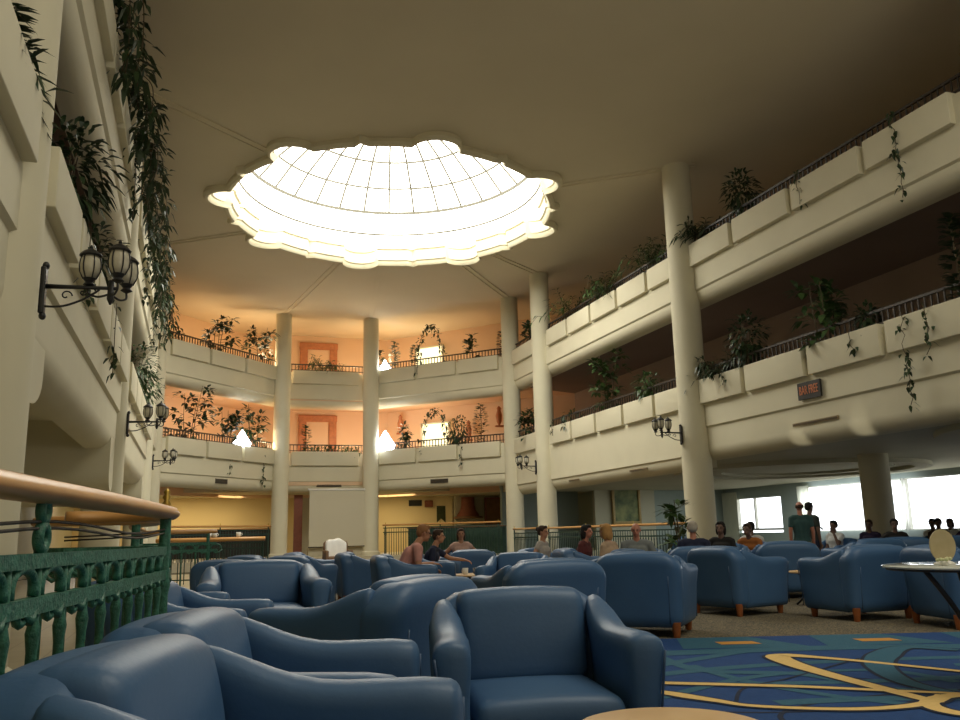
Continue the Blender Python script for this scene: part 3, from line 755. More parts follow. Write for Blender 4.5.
for z, r in ((2.47, 0), ):
    for i, (cx, cy, rr) in enumerate(((15.2, 19.0, 3.0), (14.4, 9.0, 3.2))):
        mb = MB()
        for R0, h in ((rr, .10), (rr*.72, .06)):
            n = 48; v = []
            for k in range(n):
                c_, s_ = math.cos(2*PI*k/n), math.sin(2*PI*k/n)
                for q, zz in ((R0-.2, 2.5), (R0-.2, 2.5-h), (R0+.2, 2.5-h), (R0+.2, 2.5)): v.append((cx+c_*q, cy+s_*q, zz))
            mb.add(v, [(4*k+j, 4*k+j+1, 4*((k+1) % n)+j+1, 4*((k+1) % n)+j) for k in range(n) for j in range(3)])
        struct('trim_%d' % (i+1), mb, M['cream_dim'])

# left aisle: rounded cross beams
for i, (y, zb_, hh, dp) in enumerate(((7.75, 2.12, .9, 1.1), (12.2, 2.0, .9, 1.0), (15.35, 1.80, 1.2, .8), (20.0, 1.9, 1.0, .8), (24.4, 1.9, 1.0, .7))):
    prof = [(-dp/2, 2.9)]
    for k in range(13):
        a = PI*k/12; prof.append((-dp/2*math.cos(a), zb_+.30*(1-math.sin(a))))
    prof.append((dp/2, 2.9))
    mb = MB(); v = []
    for x in (-4.6, (XL-.08 if i in (0, 2, 4) else XL-.98)):
        for d, z in prof: v.append((x, y+d, z))
    n = len(prof)
    mb.add(v, [(k, (k+1) % n, n+(k+1) % n, n+k) for k in range(n)]+[tuple(range(n-1, -1, -1)), tuple(range(n, 2*n))])
    struct('beam', mb, M['wall'], 'angle')

# ------------------------------------------------------------------ columns
def column(x, y, r, z0, z1, label, m=M['wall'], flare=True):
    n = 40; prof = [(r+.05, 0), (r+.05, .12), (r, .16)]
    prof += [(r, z1-z0-.06), (r+.0, z1-z0)]
    o = MB().lathe(prof, (0, 0, 0), n).build('column', m, None, 'angle', (x, y, z0))
    return tag(o, label, 'column', 'white columns round the hall', 'structure')
for args in [
 (XL-.27, 6.75, .36, 0, ZC, 'broad white column nearest the camera at the left edge'),
 (XL-.25, 15.9, .32, 0, ZC, 'second white column on the left side, carrying a lantern'),
 (XL-.22, 24.9, .32, 0, ZC, 'third white column on the left side'),
 (XL-.1, 27.95, .32, 0, ZC, 'far left corner column where the rounded end begins'),
 (XR-.05, 7.7, .36, 0, ZC, 'white column at the right edge of the picture'),
 (XR-.05, 16.35, .325, 0, ZC, 'tall white column right of centre with a triple lantern'),
 (XR+.0, 25.05, .31, 0, ZC, 'white column second along the right gallery'),
 (XR+.05, 28.05, .31, 0, ZC, 'white column in the right far corner'),
 (2.95, 32.25, .30, .3, ZC, 'left of the two white columns framing the screen'),
 (6.3, 32.2, .30, .3, ZC, 'right of the two white columns framing the screen')]: column(*args)
column(14.1, 15.1, .31, 0, 2.5, 'short inner column between the bright windows')

# ------------------------------------------------------------------ balcony fronts
def balcony(a, b, zt, zp, g, bsoff, npan, label, rail=True, trim=(.36, .36), hb=.28):
    a = Vector(a); b = Vector(b); L = (b-a).length; e = (b-a)/L; n = Vector((-e.y, e.x))
    root = empty('balcony', (a.x, a.y, 0), math.atan2(e.y, e.x), label, 'balcony', 'white balcony fronts')
    X = lambda mb: mb          # local: x along, y outward, z up
    prof = [(.34, zt-.75), (.34, zt-.06), (.03, zt-.06), (.03, g), (.075, g-.035)]
    R = .26; zc = bsoff+R
    for k in range(9):
        q = PI/2*k/8; prof.append((.075+R*(1-math.cos(q)), zc-R*math.sin(q)))
    prof += [(.46, bsoff), (.46, bsoff+.5), (.34, bsoff+.5)]
    f = MB().extrude(prof, (0, 0), (L, 0), (0, 1)); f.build('fascia', M['wall'], root, 'angle')
    x0 = trim[0]; span = L-trim[0]-trim[1]; w = span/npan
    for k in range(npan):
        p = MB(); p.rbox((x0+w*(k+.5), .05, (zt+zp)/2), (w/2-.07, .125, (zt-zp)/2), .012, 2)
        p.build('panel', M['wall'], root, 'angle')
    if rail:
        zr = zt+.25
        MB().box(trim[0]-.2, .13, zr, L-trim[1]+.2, .18, zr+.04).build('rail', M['railiron'], root)
        nb = min(90, int((L-.4)/.125)); bm = MB().box(-.012, .143, zt-.08, .012, .167, zr).mesh('baluster', M['railiron'])
        for k in range(nb):
            o = bpy.data.objects.new('baluster', bm); COL.objects.link(o); o.parent = root; o.location = (.2+(L-.4)*(k+.5)/nb, 0, 0)
        MB().box(trim[0]-.2, .142, zt+.04, L-trim[1]+.2, .168, zt+.065).build('rail', M['railiron'], root)
    return root
Z1, Z2 = 4.19, 7.31
yl = [6.85, 15.95, 24.9, 27.9]; yr = [7.7, 16.35, 25.05, 28.05]
for nm, zt, zp, lo in (('lower', Z1, 3.66, True), ('upper', Z2, 6.80, False)):
    g = 3.17 if lo else 6.27; s_ = 2.46 if lo else 5.96
    balcony((XL, -2.0), (XL, yl[0]), zt, zp, g, s_, 5, '%s balcony front left of the nearest column' % nm)
    balcony((XL, yl[0]), (XL, yl[1]), zt, zp, g, s_, 5, '%s left balcony front beyond the nearest column' % nm)
    balcony((XL, yl[1]), (XL, yl[2]), zt, zp, g, s_, 5, '%s left balcony front beyond the second left column' % nm)
    balcony((XL, yl[2]), (XL, yl[3]), zt, zp, g, s_, 2, '%s short left balcony front before the rounded end' % nm)
    ga = 3.08 if lo else 6.22; sa = 2.66 if lo else 5.88
    balcony((XL+.05, 27.85), (2.95, 32.45), zt, zp, ga, sa, 3, '%s balcony front of the far end, left of the screen' % nm)
    balcony((2.95, 32.75), (6.35, 32.75), zt, zp, ga, sa, 1, '%s balcony front of the far end above the screen' % nm)
    balcony((6.35, 32.45), (XR, 28.1), zt, zp, ga, sa, 3, '%s balcony front of the far end, right of the screen' % nm)
    balcony((XR, yr[3]), (XR, yr[2]), zt, zp, 2.62 if lo else g, 2.30 if lo else s_, 1, '%s short balcony front at the right far corner' % nm, hb=.2)
    balcony((XR, yr[2]), (XR, yr[1]), zt, zp, 2.60 if lo else g, 2.30 if lo else s_, 5, '%s right balcony front between the two tall columns' % nm, trim=(.55, .05))
    balcony((XR, yr[1]), (XR, yr[0]), zt, zp, g, s_, 4, '%s right balcony front at the right edge of the picture' % nm, trim=(.03, 1.1))
    balcony((XR, yr[0]), (XR, -2.0), zt, zp, g, s_, 5, '%s right balcony front past the column at the picture edge' % nm)

# sign and vents on the balcony fronts
sg = empty('sign', (XR-.012, 12.57, 3.40), 0, 'small black sign with orange letters on the right lower balcony front', 'sign')
MB().box(-.02, -.30, -.155, .02, .30, .155).build('board', M['black'], sg)
def text(s, size, m, name, parent, loc, rot, ext=.004):
    cu = bpy.data.curves.new(name, 'FONT'); cu.body = s; cu.size = size; cu.align_x = 'CENTER'; cu.align_y = 'CENTER'; cu.extrude = ext
    o = bpy.data.objects.new(name, cu); COL.objects.link(o); bpy.context.view_layer.update()
    me = bpy.data.meshes.new_from_object(o.evaluated_get(bpy.context.evaluated_depsgraph_get())); bpy.data.objects.remove(o)
    me.materials.clear(); me.materials.append(m)
    q = bpy.data.objects.new(name, me); COL.objects.link(q); q.parent = parent; q.location = loc; q.rotation_euler = rot; return q
t_ = text('BAR FREE', .155, mat('sign_orange', (.62, .22, .10, 1), .6, noise=(30, .2, (.55, .18, .08, 1))), 'lettering', sg, (-.024, 0, 0), (PI/2, 0, -PI/2))
t_.scale = (.78, 1.45, 1)
def vent(x, y, z, ang, w, h, label, m=M['vent']):
    r = empty('vent', (x, y, z), ang, label, 'vent', 'air vents under the lower balconies')
    mb = MB(); mb.box(-w/2, -.012, -h/2, w/2, .012, h/2); mb.build('frame', m, r)
    mb = MB(); k = 4
    for i in range(k): mb.box(-w/2+.02, -.02, -h/2+.015+i*(h-.03)/k, w/2-.02, -.008, -h/2+.015+(i+.55)*(h-.03)/k)
    mb.build('grille', M['black'] if m is M['vent'] else M['vent'], r)
ax = math.atan2(4.65, 4.2)
def seg(a, b, t, d): 
    a = Vector(a); b = Vector(b); e = (b-a).normalized(); n = Vector((-e.y, e.x)); p = a+(b-a)*t+n*d; return p.x, p.y, math.atan2(e.y, e.x)
x, y, a = seg((XL+.05, 27.85), (2.95, 32.45), .50, .07); vent(x, y, 2.92, a, .60, .16, 'dark air vent on the far end left of the screen')
x, y, a = seg((2.95, 32.75), (6.35, 32.75), .55, .07); vent(x, y, 2.92, a, .95, .11, 'dark air vent just above the white screen')
x, y, a = seg((6.35, 32.45), (XR, 28.1), .50, .07); vent(x, y, 2.92, a, .75, .15, 'dark air vent on the far end right of the screen')
vent(XR+.06, 12.6, 2.83, -PI/2, 1.2, .06, 'long thin tan vent below the black sign', M['vent_tan'])
vent(XR+.06, 19.2, 2.47, -PI/2, .9, .055, 'thin tan vent right of centre under the right balcony', M['vent_tan'])
vent(XR+.06, 23.1, 2.47, -PI/2, .7, .055, 'thin tan vent furthest along under the right balcony', M['vent_tan'])

# ------------------------------------------------------------------ ceiling with the skylight
SCX, SCY, SR = 4.60, 20.75, 4.02
RL_ = .52
def outline(th):
    """scalloped opening: eight round bays, eight small points between"""
    r = SR
    for k in range(8):
        a = k*PI/4+.02; d = (th-a+PI) % (2*PI)-PI
        s = SR*math.sin(d)
        if abs(s) < RL_ and abs(d) < .5: r = max(r, SR*math.cos(d)+math.sqrt(RL_**2-s*s)-.05)
        a2 = a+PI/8; d2 = (th-a2+PI) % (2*PI)-PI
        if abs(d2) < .035: r = max(r, SR+.16*(1-abs(d2)/.035))
    return r
NT = 720
TH = [2*PI*k/NT for k in range(NT)]
def pol(th, r, z): return (SCX+r*math.cos(th), SCY+r*math.sin(th), z)
c = MB(); X0, X1, Y0, Y1 = -4.75, 20.3, -9.2, 38.2
def edge(th):
    dx, dy = math.cos(th), math.sin(th); t = 1e9
    if dx > 1e-9: t = min(t, (X1-SCX)/dx)
    if dx < -1e-9: t = min(t, (X0-SCX)/dx)
    if dy > 1e-9: t = min(t, (Y1-SCY)/dy)
    if dy < -1e-9: t = min(t, (Y0-SCY)/dy)
    return (SCX+dx*t, SCY+dy*t, ZC)
v = [pol(t, outline(t)+.15, ZC) for t in TH]+[edge(t) for t in TH]
c.add(v, [(k, NT+k, NT+(k+1) % NT, (k+1) % NT) for k in range(NT)])
struct('ceiling', c, M['ceil'])
rib = MB()
for tx, ty in ((2.95, 32.3), (6.3, 32.3), (XR, 28), (XR, 25), (XL, 25), (XL, 16), (XR, 16.3)):
    d = Vector((tx-SCX, ty-SCY, 0)).normalized(); s = Vector((-d.y, d.x, 0)); a = Vector((SCX, SCY, 0))+d*(SR+.4); b = Vector((tx, ty, 0))+d*.4
    for o_ in (-.09, .09):
        m_ = (a+b)/2+s*o_; rib.obox((m_.x, m_.y, ZC-.012), d*(b-a).length/2, s*.022, (0, 0, .013))
struct('trim_3', rib, M['ceil'])
# rim, drum and dome
rim = MB(); prof = [(.22, ZC+.01), (.24, ZC-.10), (.19, ZC-.17), (.12, ZC-.17), (.07, ZC-.12), (.05, ZC-.05), (.0, ZC-.02), (0, ZC+.30), (-.05, ZC+.32), (-.05, ZC+.40)]
v = []
for t in TH:
    r0 = outline(t)
    for d, z in prof: v.append(pol(t, r0+d, z))
n = len(prof); rim.add(v, [(n*k+j, n*((k+1) % NT)+j, n*((k+1) % NT)+j+1, n*k+j+1) for k in range(NT) for j in range(n-1)])
sk = empty('skylight', (0, 0, 0), 0, 'round glowing skylight dome with a scalloped white rim in the ceiling', 'skylight')
rim.build('rim', M['rimw'], sk, 'angle')
dr = MB(); v = []
zs = [(ZC+.40, 0), (10.15, 0), (10.85, 0)]
for t in TH: 
    for i, (z, _) in enumerate(zs): v.append(pol(t, (outline(t) if i == 0 else SR+.02), z))
dr.add(v, [(3*k+j, 3*((k+1) % NT)+j, 3*((k+1) % NT)+j+1, 3*k+j+1) for k in range(NT) for j in range(2)])
dr.build('drum_glazing', M['sky_pane'], sk, True)
dome = MB(); ND = 48; v = []; RR = [(SR+.02, 10.85), (3.4, 11.45), (2.6, 11.95), (1.6, 12.35), (.7, 12.55), (.02, 12.6)]
for r, z in RR: v += [pol(2*PI*k/ND, r, z) for k in range(ND)]
dome.add(v, [(i*ND+k, i*ND+(k+1) % ND, (i+1)*ND+(k+1) % ND, (i+1)*ND+k) for i in range(5) for k in range(ND)])
dome.build('dome_glazing', M['sky_pane'], sk, True)
mu = MB()
for k in range(32):
    a = 2*PI*k/32
    mu.tube([pol(a, r-.05, z-.05) for r, z in RR[:5]], .034, 5)
mu.build('dome_muntin', M['muntin'], sk)
mr = MB()
for r, z, q in ((SR-.09, 10.82, .05), (3.35, 11.38, .034), (2.55, 11.87, .034), (SR-.06, 10.12, .034)):
    mr.tube([pol(2*PI*k/64, r, z) for k in range(65)], q, 5, False)
mr.build('ring_muntin', M['muntin'], sk)

# ------------------------------------------------------------------ wall lanterns
def lantern_geo(root):
    pass
def make_bracket():
    root = empty('wall_lantern', (0, 0, 0), 0, 'x', 'wall lantern', 'black triple wall lanterns')
    MB().rbox((.02, 0, 0), (.022, .05, .21), .015, 3).build('wall_plate', M['iron'], root, 'angle')
    for z_ in (.225, -.225): MB().ell((.03, 0, z_), (.03, .04, .035), 10, 6).build('plate_finial', M['iron'], root, True)
    MB().tube([(.03, 0, .04), (.28, 0, .045), (.60, 0, .05)], [.022, .018, .016], 8).build('arm', M['iron'], root, True)
    sc_ = MB()
    sc_.tube(catmull([(.04, 0, -.14), (.18, 0, -.13), (.32, 0, -.07), (.42, 0, .0), (.46, 0, .035)], 6), .010, 6)
    for c0, R0, s0 in (((.20, 0, -.035), .05, 1), ((.33, 0, .0), .03, -1)):
        sc_.tube([(c0[0]+R0*(1-.07*k)*math.cos(.5*k), 0, c0[2]+s0*R0*(1-.07*k)*math.sin(.5*k)) for k in range(12)], .007, 5)
    sc_.build('scroll', M['iron'], root, True)
    MB().tube([(.55, 0, -.10), (.55, 0, -.05), (.55, 0, .12)], [.008, .03, .022], 10).build('hub', M['iron'], root, True)
    for a in (0, 2*PI/3, 4*PI/3):
        a += .95; lx, ly = .55+.18*math.cos(a), .18*math.sin(a)
        MB().tube(catmull([(.55, 0, .0), (.55+.1*math.cos(a), .1*math.sin(a), -.03), (lx, ly, .0), (lx, ly, .06)], 5), .010, 6).build('branch', M['iron'], root, True)
        b = MB(); b.lathe([(.008, .05), (.05, .075), (.03, .10), (.05, .125), (.055, .135)], (lx, ly, 0), 12)
        b.lathe([(.088, .335), (.095, .345), (.07, .375), (.04, .395), (.012, .41), (.016, .425), (.004, .445)], (lx, ly, 0), 12)
        for k in range(6):
            q = 2*PI*k/6; cq, sq = math.cos(q), math.sin(q)
            b.tube([(lx+cq*r, ly+sq*r, z) for r, z in ((.052, .13), (.083, .20), (.088, .25), (.082, .30), (.072, .34))], .006, 5)
        lan = b.build('lantern', M['iron'], root, 'angle')
        MB().lathe([(.048, .135), (.076, .19), (.083, .25), (.077, .30), (.068, .338)], (lx, ly, 0), 18).build('lantern_glass', M['lampglass'], lan, True)
    return root
br = make_bracket()
BRK = [((XL+.07, 6.95, 2.86), -.05, 'black triple lantern on the nearest left column, largest of all'),
       ((XL+.07, 15.9, 2.99), -.05, 'black triple lantern on the second left column'),
       ((XL+.04, 26.3, 3.22), -.05, 'black triple lantern furthest away on the left side'),
       ((XR-.38, 16.35, 3.02), PI, 'black triple lantern on the tall column right of centre'),
       ((XR-.32, 25.05, 3.0), PI, 'black triple lantern on the second column of the right side')]
for i, (p, r, l) in enumerate(BRK):
    if i == 0: br.location = p; br.rotation_euler = (0, 0, r); br['label'] = l; br.scale = (.9, .9, .88)
    else: dup(br, p, r, l)

# ------------------------------------------------------------------ plants
def leafquad(mb, base, d, ln, wd, up, droop=.2):
    d = Vector(d).normalized(); s = d.cross(Vector(up)).normalized() if abs(d.dot(Vector(up))) < .98 else Vector((1, 0, 0)); n = s.cross(d)
    b = Vector(base); m1 = b+d*ln*.35+s*wd*.5+n*ln*.05; m2 = b+d*ln*.35-s*wd*.5+n*ln*.05
    q1 = b+d*ln*.72+s*wd*.34-Vector((0, 0, droop*ln*.4)); q2 = b+d*ln*.72-s*wd*.34-Vector((0, 0, droop*ln*.4)); t = b+d*ln-Vector((0, 0, droop*ln))
    mb.add([b, m1, q1, t, q2, m2], [(0, 1, 5), (1, 2, 4, 5), (2, 3, 4)])
def plant(loc, h, w, kind, label, seed, dark=False, z=0, pot=True):
    rnd = random.Random(seed); root = empty('potted_plant', (loc[0], loc[1], loc[2]), 0, label, 'plant')
    F = MB(); S = MB(); lm = M['leaf_dark'] if dark else M['leaf']
    base = -.40
    def rv(): return Vector((rnd.uniform(-1, 1), rnd.uniform(-1, 1), rnd.uniform(-1, 1)))
    if kind == 'tree':            # thin stems carrying leaf clusters
        ns = 3 if w > .6 else 2
        for i in range(ns):
            x = (rnd.random()-.5)*w*.7; y = (rnd.random()-.5)*w*.4; top = h*(.7+.3*rnd.random()) if i else h
            p = [Vector((x*.3, y*.3, base)), Vector((x*.7, y*.7, top*.4)), Vector((x+rnd.uniform(-.1, .1)*w, y, top*.92))]
            pts = catmull(p, 6); S.tube(pts, [.016-.010*k/(len(pts)-1) for k in range(len(pts))], 5)
            for q in range(int(3+3.2*h)):
                t = .30+.70*(q+rnd.random()*.6)/(3+3.2*h); t = min(1, t); c = pts[min(len(pts)-1, int(t*(len(pts)-1)))]
                ang = rnd.random()*2*PI; off = Vector((math.cos(ang)*w*.36, math.sin(ang)*w*.14, rnd.uniform(-.03, .14)))*(1.15-.75*t*t)
                e = c+off; S.tube([c, c+off*.6+Vector((0, 0, .03)), e], .006, 4)
                for k in range(9):
                    o = rv(); o.z = o.z*.7+.1
                    leafquad(F, e+o*.07, o+off.normalized()*.5 if off.length > .01 else o, .17+.10*rnd.random(), .095+.04*rnd.random(), (0, 0, 1), .25)
    elif kind == 'palm':
        for i in range(26):
            a = rnd.random()*2*PI; el = .5+rnd.random()*.8; ln = h*(.7+.45*rnd.random()); d = Vector((math.cos(a)*math.cos(el), math.sin(a)*math.cos(el), math.sin(el)))
            d.x *= w/max(h, .1)*1.0; pts = [Vector((0, 0, base+.3))]
            for k in range(1, 9):
                t = k/8; pts.append(Vector((0, 0, base+.3))+d*ln*t+Vector((0, 0, -.75*ln*t*t*(.5+.4*rnd.random()))))
            S.tube(pts, .006, 4)
            for k in range(2, 9):
                e = (pts[k]-pts[k-1]).normalized(); s = e.cross(Vector((0, 0, 1)))
                if s.length < .01: s = Vector((1, 0, 0))
                s.normalize()
                for sg in (-1, 1): leafquad(F, pts[k], s*sg+e*.9-Vector((0, 0, .2)), .22, .042, (0, 0, 1), .3)
    elif kind == 'bush':
        for k in range(int(260*max(.5, w)*max(.6, h)+60)):
            o = rv()
            while o.length > 1: o = rv()
            c = Vector((o.x*w*.5, o.y*min(w, .7)*.45, h*.5+o.z*h*.5)); leafquad(F, c, o+rv()*.5+Vector((0, 0, -.1)), .13+.08*rnd.random(), .06, (0, 0, 1), .35)
        for k in range(7): a = rnd.random()*2*PI; S.tube([(0, 0, base), (math.cos(a)*w*.15, math.sin(a)*w*.15, h*.3), (math.cos(a)*w*.3, math.sin(a)*w*.25, h*.75)], .007, 4)
    elif kind == 'fig':           # one upright stem, dense column of round leaves
        S.tube([(0, 0, base), (.02, 0, h*.5), (0, 0, h)], .012, 5)
        for k in range(int(110*h)):
            t = rnd.random(); a = rnd.random()*2*PI; r = w*.42*math.sin(PI*(.15+.8*t))
            leafquad(F, (math.cos(a)*r*.5, math.sin(a)*r*.5, t*h), (math.cos(a), math.sin(a), .4), .17, .10, (0, 0, 1), .2)
    elif kind == 'arch':
        for sx in (-1, 1):
            pts = [Vector((sx*w*.5*math.cos(q), 0, base+(h-base)*math.sin(q))) for q in [PI/2*k/12 for k in range(13)]]
            S.tube(pts, .010, 5)
            for k in range(60):
                t = rnd.random()**.7; c = pts[min(12, int(t*13))]+rv()*.13; leafquad(F, c, rv()+Vector((0, 0, -.2)), .17, .08, (0, 0, 1), .3)
    elif kind == 'trail':         # low spreading foliage spilling over the front
        for k in range(int(120*w)):
            x = (rnd.random()-.5)*w; c = Vector((x, rnd.uniform(-.2, .1), rnd.uniform(-.22, h)*(1-abs(x)/w*.6))); leafquad(F, c, rv()+Vector((0, 0, -.4)), .14, .075, (0, 0, 1), .4)
        S.tube([(-w*.4, 0, -.1), (0, 0, .05), (w*.4, 0, -.1)], .006, 4)
    S.build('stem', M['stem'], root, True)
    o = F.build('foliage', lm, root); o['kind'] = 'stuff'
    if pot: pt = MB(); pt.lathe([(.13, base-.33), (.17, base-.02), (.185, base), (.17, base), (.16, base-.02)], n=16); pt.build('pot', M['brown'], root, 'angle')
    return root
def vine(p, ln, label, seed, dirn=(0, 1), dens=26, size=.10, wav=.06):
    rnd = random.Random(seed); root = empty('hanging_vine', p, 0, label, 'vine')
    S = MB(); F = MB(); pts = [Vector((dirn[0]*0, 0, .05))]
    n = max(4, int(ln/.12))
    for k in range(1, n+1): pts.append(Vector((rnd.uniform(-1, 1)*wav*dirn[0], rnd.uniform(-1, 1)*wav*dirn[1], -ln*k/n)))
    S.tube(pts, .006, 5)
    for k in range(int(ln*dens)):
        c = pts[rnd.randrange(len(pts))]+Vector((rnd.uniform(-.05, .05), rnd.uniform(-.05, .05), rnd.uniform(-.06, .06)))
        leafquad(F, c, (rnd.uniform(-1, 1), rnd.uniform(-1, 1), -.5), size*(.7+.6*rnd.random()), size*.55, (0, 0, 1), .4)
    S.build('stem', M['stem'], root, True); o = F.build('foliage', M['leaf_dark'], root); o['kind'] = 'stuff'
    return root
RU = 'upper right balcony'; RL = 'lower right balcony'; FU = 'upper far balcony'; FL = 'lower far balcony'
xr = XR+.20
PL = [
 ((xr, 14.3, 7.35), .95, .70, 'bush', 'round dark bush behind the upper right balcony, right of the tall column', 1),
 ((XR+.3, 15.85, 7.45), .75, .85, 'palm', 'drooping palm beside the top of the tall right column', 1),
 ((xr, 18.2, 7.4), 1.3, .95, 'palm', 'feathery palm on the upper right balcony just left of the tall column', 0),
 ((xr, 20.6, 7.4), 1.15, 1.0, 'palm', 'low palm midway along the upper right balcony', 0),
 ((XR+.4, 23.0, 7.45), 1.35, 1.5, 'palm', 'wide fern palm on the upper right balcony beside the second column', 0),
 ((xr, 26.4, 7.4), .65, .5, 'tree', 'small plant on the short upper balcony in the right corner', 1),
 ((XR+.45, 15.5, 4.2), 1.1, .75, 'palm', 'drooping dark palm beside the tall column on the lower right balcony', 1),
 ((xr, 14.5, 4.2), 1.15, .85, 'bush', 'leafy bush second from the tall column on the lower right balcony', 1),
 ((XR+.3, 12.2, 4.2), 1.25, 1.0, 'tree', 'tall dim plant set back above the black sign', 0),
 ((XR+.4, 11.2, 4.15), .5, .4, 'bush', 'small dark bush right of the tall dim plant above the sign', 1),
 ((xr, 9.35, 4.25), 1.3, .4, 'fig', 'narrow dark plant at the right edge on the lower balcony', 1),
 ((xr, 20.9, 4.2), 1.95, 1.0, 'tree', 'tallest tree on the lower right balcony between the columns', 0),
 ((xr, 18.7, 4.2), .65, .8, 'bush', 'low wispy bush on the lower right balcony left of the tall column', 0),
 ((xr, 23.3, 4.2), .45, .6, 'trail', 'low dark foliage on the lower right balcony by the second column', 1),
 ((xr, 26.8, 4.15), 1.1, .8, 'tree', 'broad leafed plant on the short lower balcony in the right corner', 1),
 ((-.9, 28.75, 7.4), .5, .6, 'trail', 'small low plant at the left end of the upper far balcony', 1),
 ((.45, 30.05, 7.4), 1.25, 1.3, 'tree', 'two stemmed dark plant on the upper far balcony at the left', 1),
 ((2.1, 31.95, 7.4), 1.4, 1.15, 'tree', 'open leafy plant left of the left screen column, upper far balcony', 1),
 ((4.6, 33.2, 7.4), 1.25, 1.3, 'palm', 'arching palm on the upper balcony above the screen', 0),
 ((6.75, 32.55, 7.4), .75, .45, 'fig', 'small plant by the right screen column on the upper far balcony', 1),
 ((7.2, 32.05, 7.4), 1.05, .5, 'fig', 'upright round plant beside the upper lamp', 1),
 ((7.85, 31.4, 7.4), .8, .4, 'fig', 'narrow plant left of the vine arch on the upper far balcony', 1),
 ((8.35, 30.85, 7.4), 1.4, 1.1, 'arch', 'bushy arch of leaves over the bright upper doorway', 1),
 ((9.65, 29.5, 7.4), .85, .5, 'tree', 'thin plant at the right of the upper far balcony', 1),
 ((10.5, 28.75, 7.3), .95, .4, 'fig', 'plant half hidden by the right corner column, upper far balcony', 1),
 ((-.3, 29.35, 4.2), 1.95, 1.15, 'tree', 'tall spreading plant at the left of the lower far balcony', 1),
 ((.95, 30.65, 4.2), 1.3, .65, 'tree', 'medium plant left of the white lamp on the lower far balcony', 1),
 ((1.95, 31.7, 4.2), 1.75, .8, 'tree', 'slim leafy plant right of the white lamp on the lower far balcony', 1),
 ((3.95, 33.1, 4.15), 1.1, .55, 'fig', 'upright plant on the lower balcony above the screen', 0),
 ((4.9, 32.95, 4.15), .35, 2.2, 'trail', 'trailing leaves along the lower balcony above the screen', 0),
 ((7.45, 31.8, 4.2), 1.05, .45, 'tree', 'small plant right of the lamp with the diamond glare on the lower far balcony', 1),
 ((8.45, 30.75, 4.2), 1.35, 1.1, 'arch', 'arch of leaves over the bright lower doorway', 1),
 ((9.15, 30.0, 4.15), 1.15, .85, 'bush', 'dense bush right of the lower doorway arch', 1),
 ((9.8, 29.35, 4.2), 1.45, .9, 'fig', 'cone shaped dark tree near the right corner of the lower far balcony', 1),
 ((XL-.35, 6.1, 4.25), .75, .5, 'palm', 'palm tuft at the left edge beside the nearest column', 1),
 ((XL-.4, 9.2, 4.25), 1.05, 1.0, 'bush', 'large dark bush just beyond the nearest column on the lower left balcony', 1),
 ((XL-.3, 11.4, 4.2), .8, .8, 'bush', 'bush behind the nearest lantern on the lower left balcony', 1),
 ((XL-.25, 20.2, 4.25), 1.1, 1.0, 'bush', 'bush beyond the second left column on the lower balcony', 0),
 ((XL-.25, 22.4, 4.25), 1.0, 1.1, 'bush', 'bushiest plant far along the lower left balcony', 0),
]
for i, (p, h, w, k, l, dk) in enumerate(PL):
    x, y, z = p
    if x > XR: x = XR+.19
    elif x < XL: x = XL-.19
    if z > 7: z += .03; h += .12 if x > XR else 0
    plant((x, y, z), h, w, k, l, 100+i, bool(dk), pot=False)
def cascade(y, up, ln, w, label, seed):
    """foliage growing out of the planter and spilling over the balcony front"""
    rnd = random.Random(seed); root = empty('trailing_plant', (XL, y, 7.42), 0, label, 'plant', 'trailing plants on the upper left balcony')
    F = MB(); S = MB()
    for q in range(7):
        y0 = rnd.uniform(-.5, .5)*w; h = up*(.4+.6*rnd.random()); d = ln*(.35+.65*rnd.random()); out = .15+.35*rnd.random()
        pts = catmull([Vector((-.25, y0*.5, -.3)), Vector((-.1, y0*.8, h)), Vector((out*.8, y0+rnd.uniform(-.1, .1), h*.7)), Vector((out, y0+rnd.uniform(-.15, .15), -d*.4)), Vector((out*.8, y0+rnd.uniform(-.2, .2), -d))], 7)
        S.tube(pts, .008, 5)
        for k in range(30):
            c = pts[rnd.randrange(3, len(pts))]; o = Vector((rnd.uniform(-1, 1), rnd.uniform(-1, 1), rnd.uniform(-1, .5)))
            leafquad(F, c+o*.10, o+Vector((0, 0, -.3)), .15+.08*rnd.random(), .07, (0, 0, 1), .35)
    S.build('stem', M['stem'], root, True); o = F.build('foliage', M['leaf_dark'], root); o['kind'] = 'stuff'
for i, a_ in enumerate(((11.1, .75, .7, .9, 'trailing plant on the upper left balcony highest in the picture'), (12.9, .55, .6, .9, 'trailing plant second from the top of the picture on the upper left balcony'), (14.5, .5, .9, .8, 'trailing plant hanging before the second left column, upper balcony'), (17.2, .55, .9, 1.0, 'trailing plant just past the second left column, upper balcony'), (19.6, .6, 1.1, 1.1, 'thick trailing plant in the middle of the far upper left balcony'), (22.2, .5, 1.2, 1.2, 'trailing plant second furthest on the upper left balcony'), (24.6, .5, 1.3, 1.2, 'trailing plant furthest along the upper left balcony'))): cascade(*a_, 300+i)
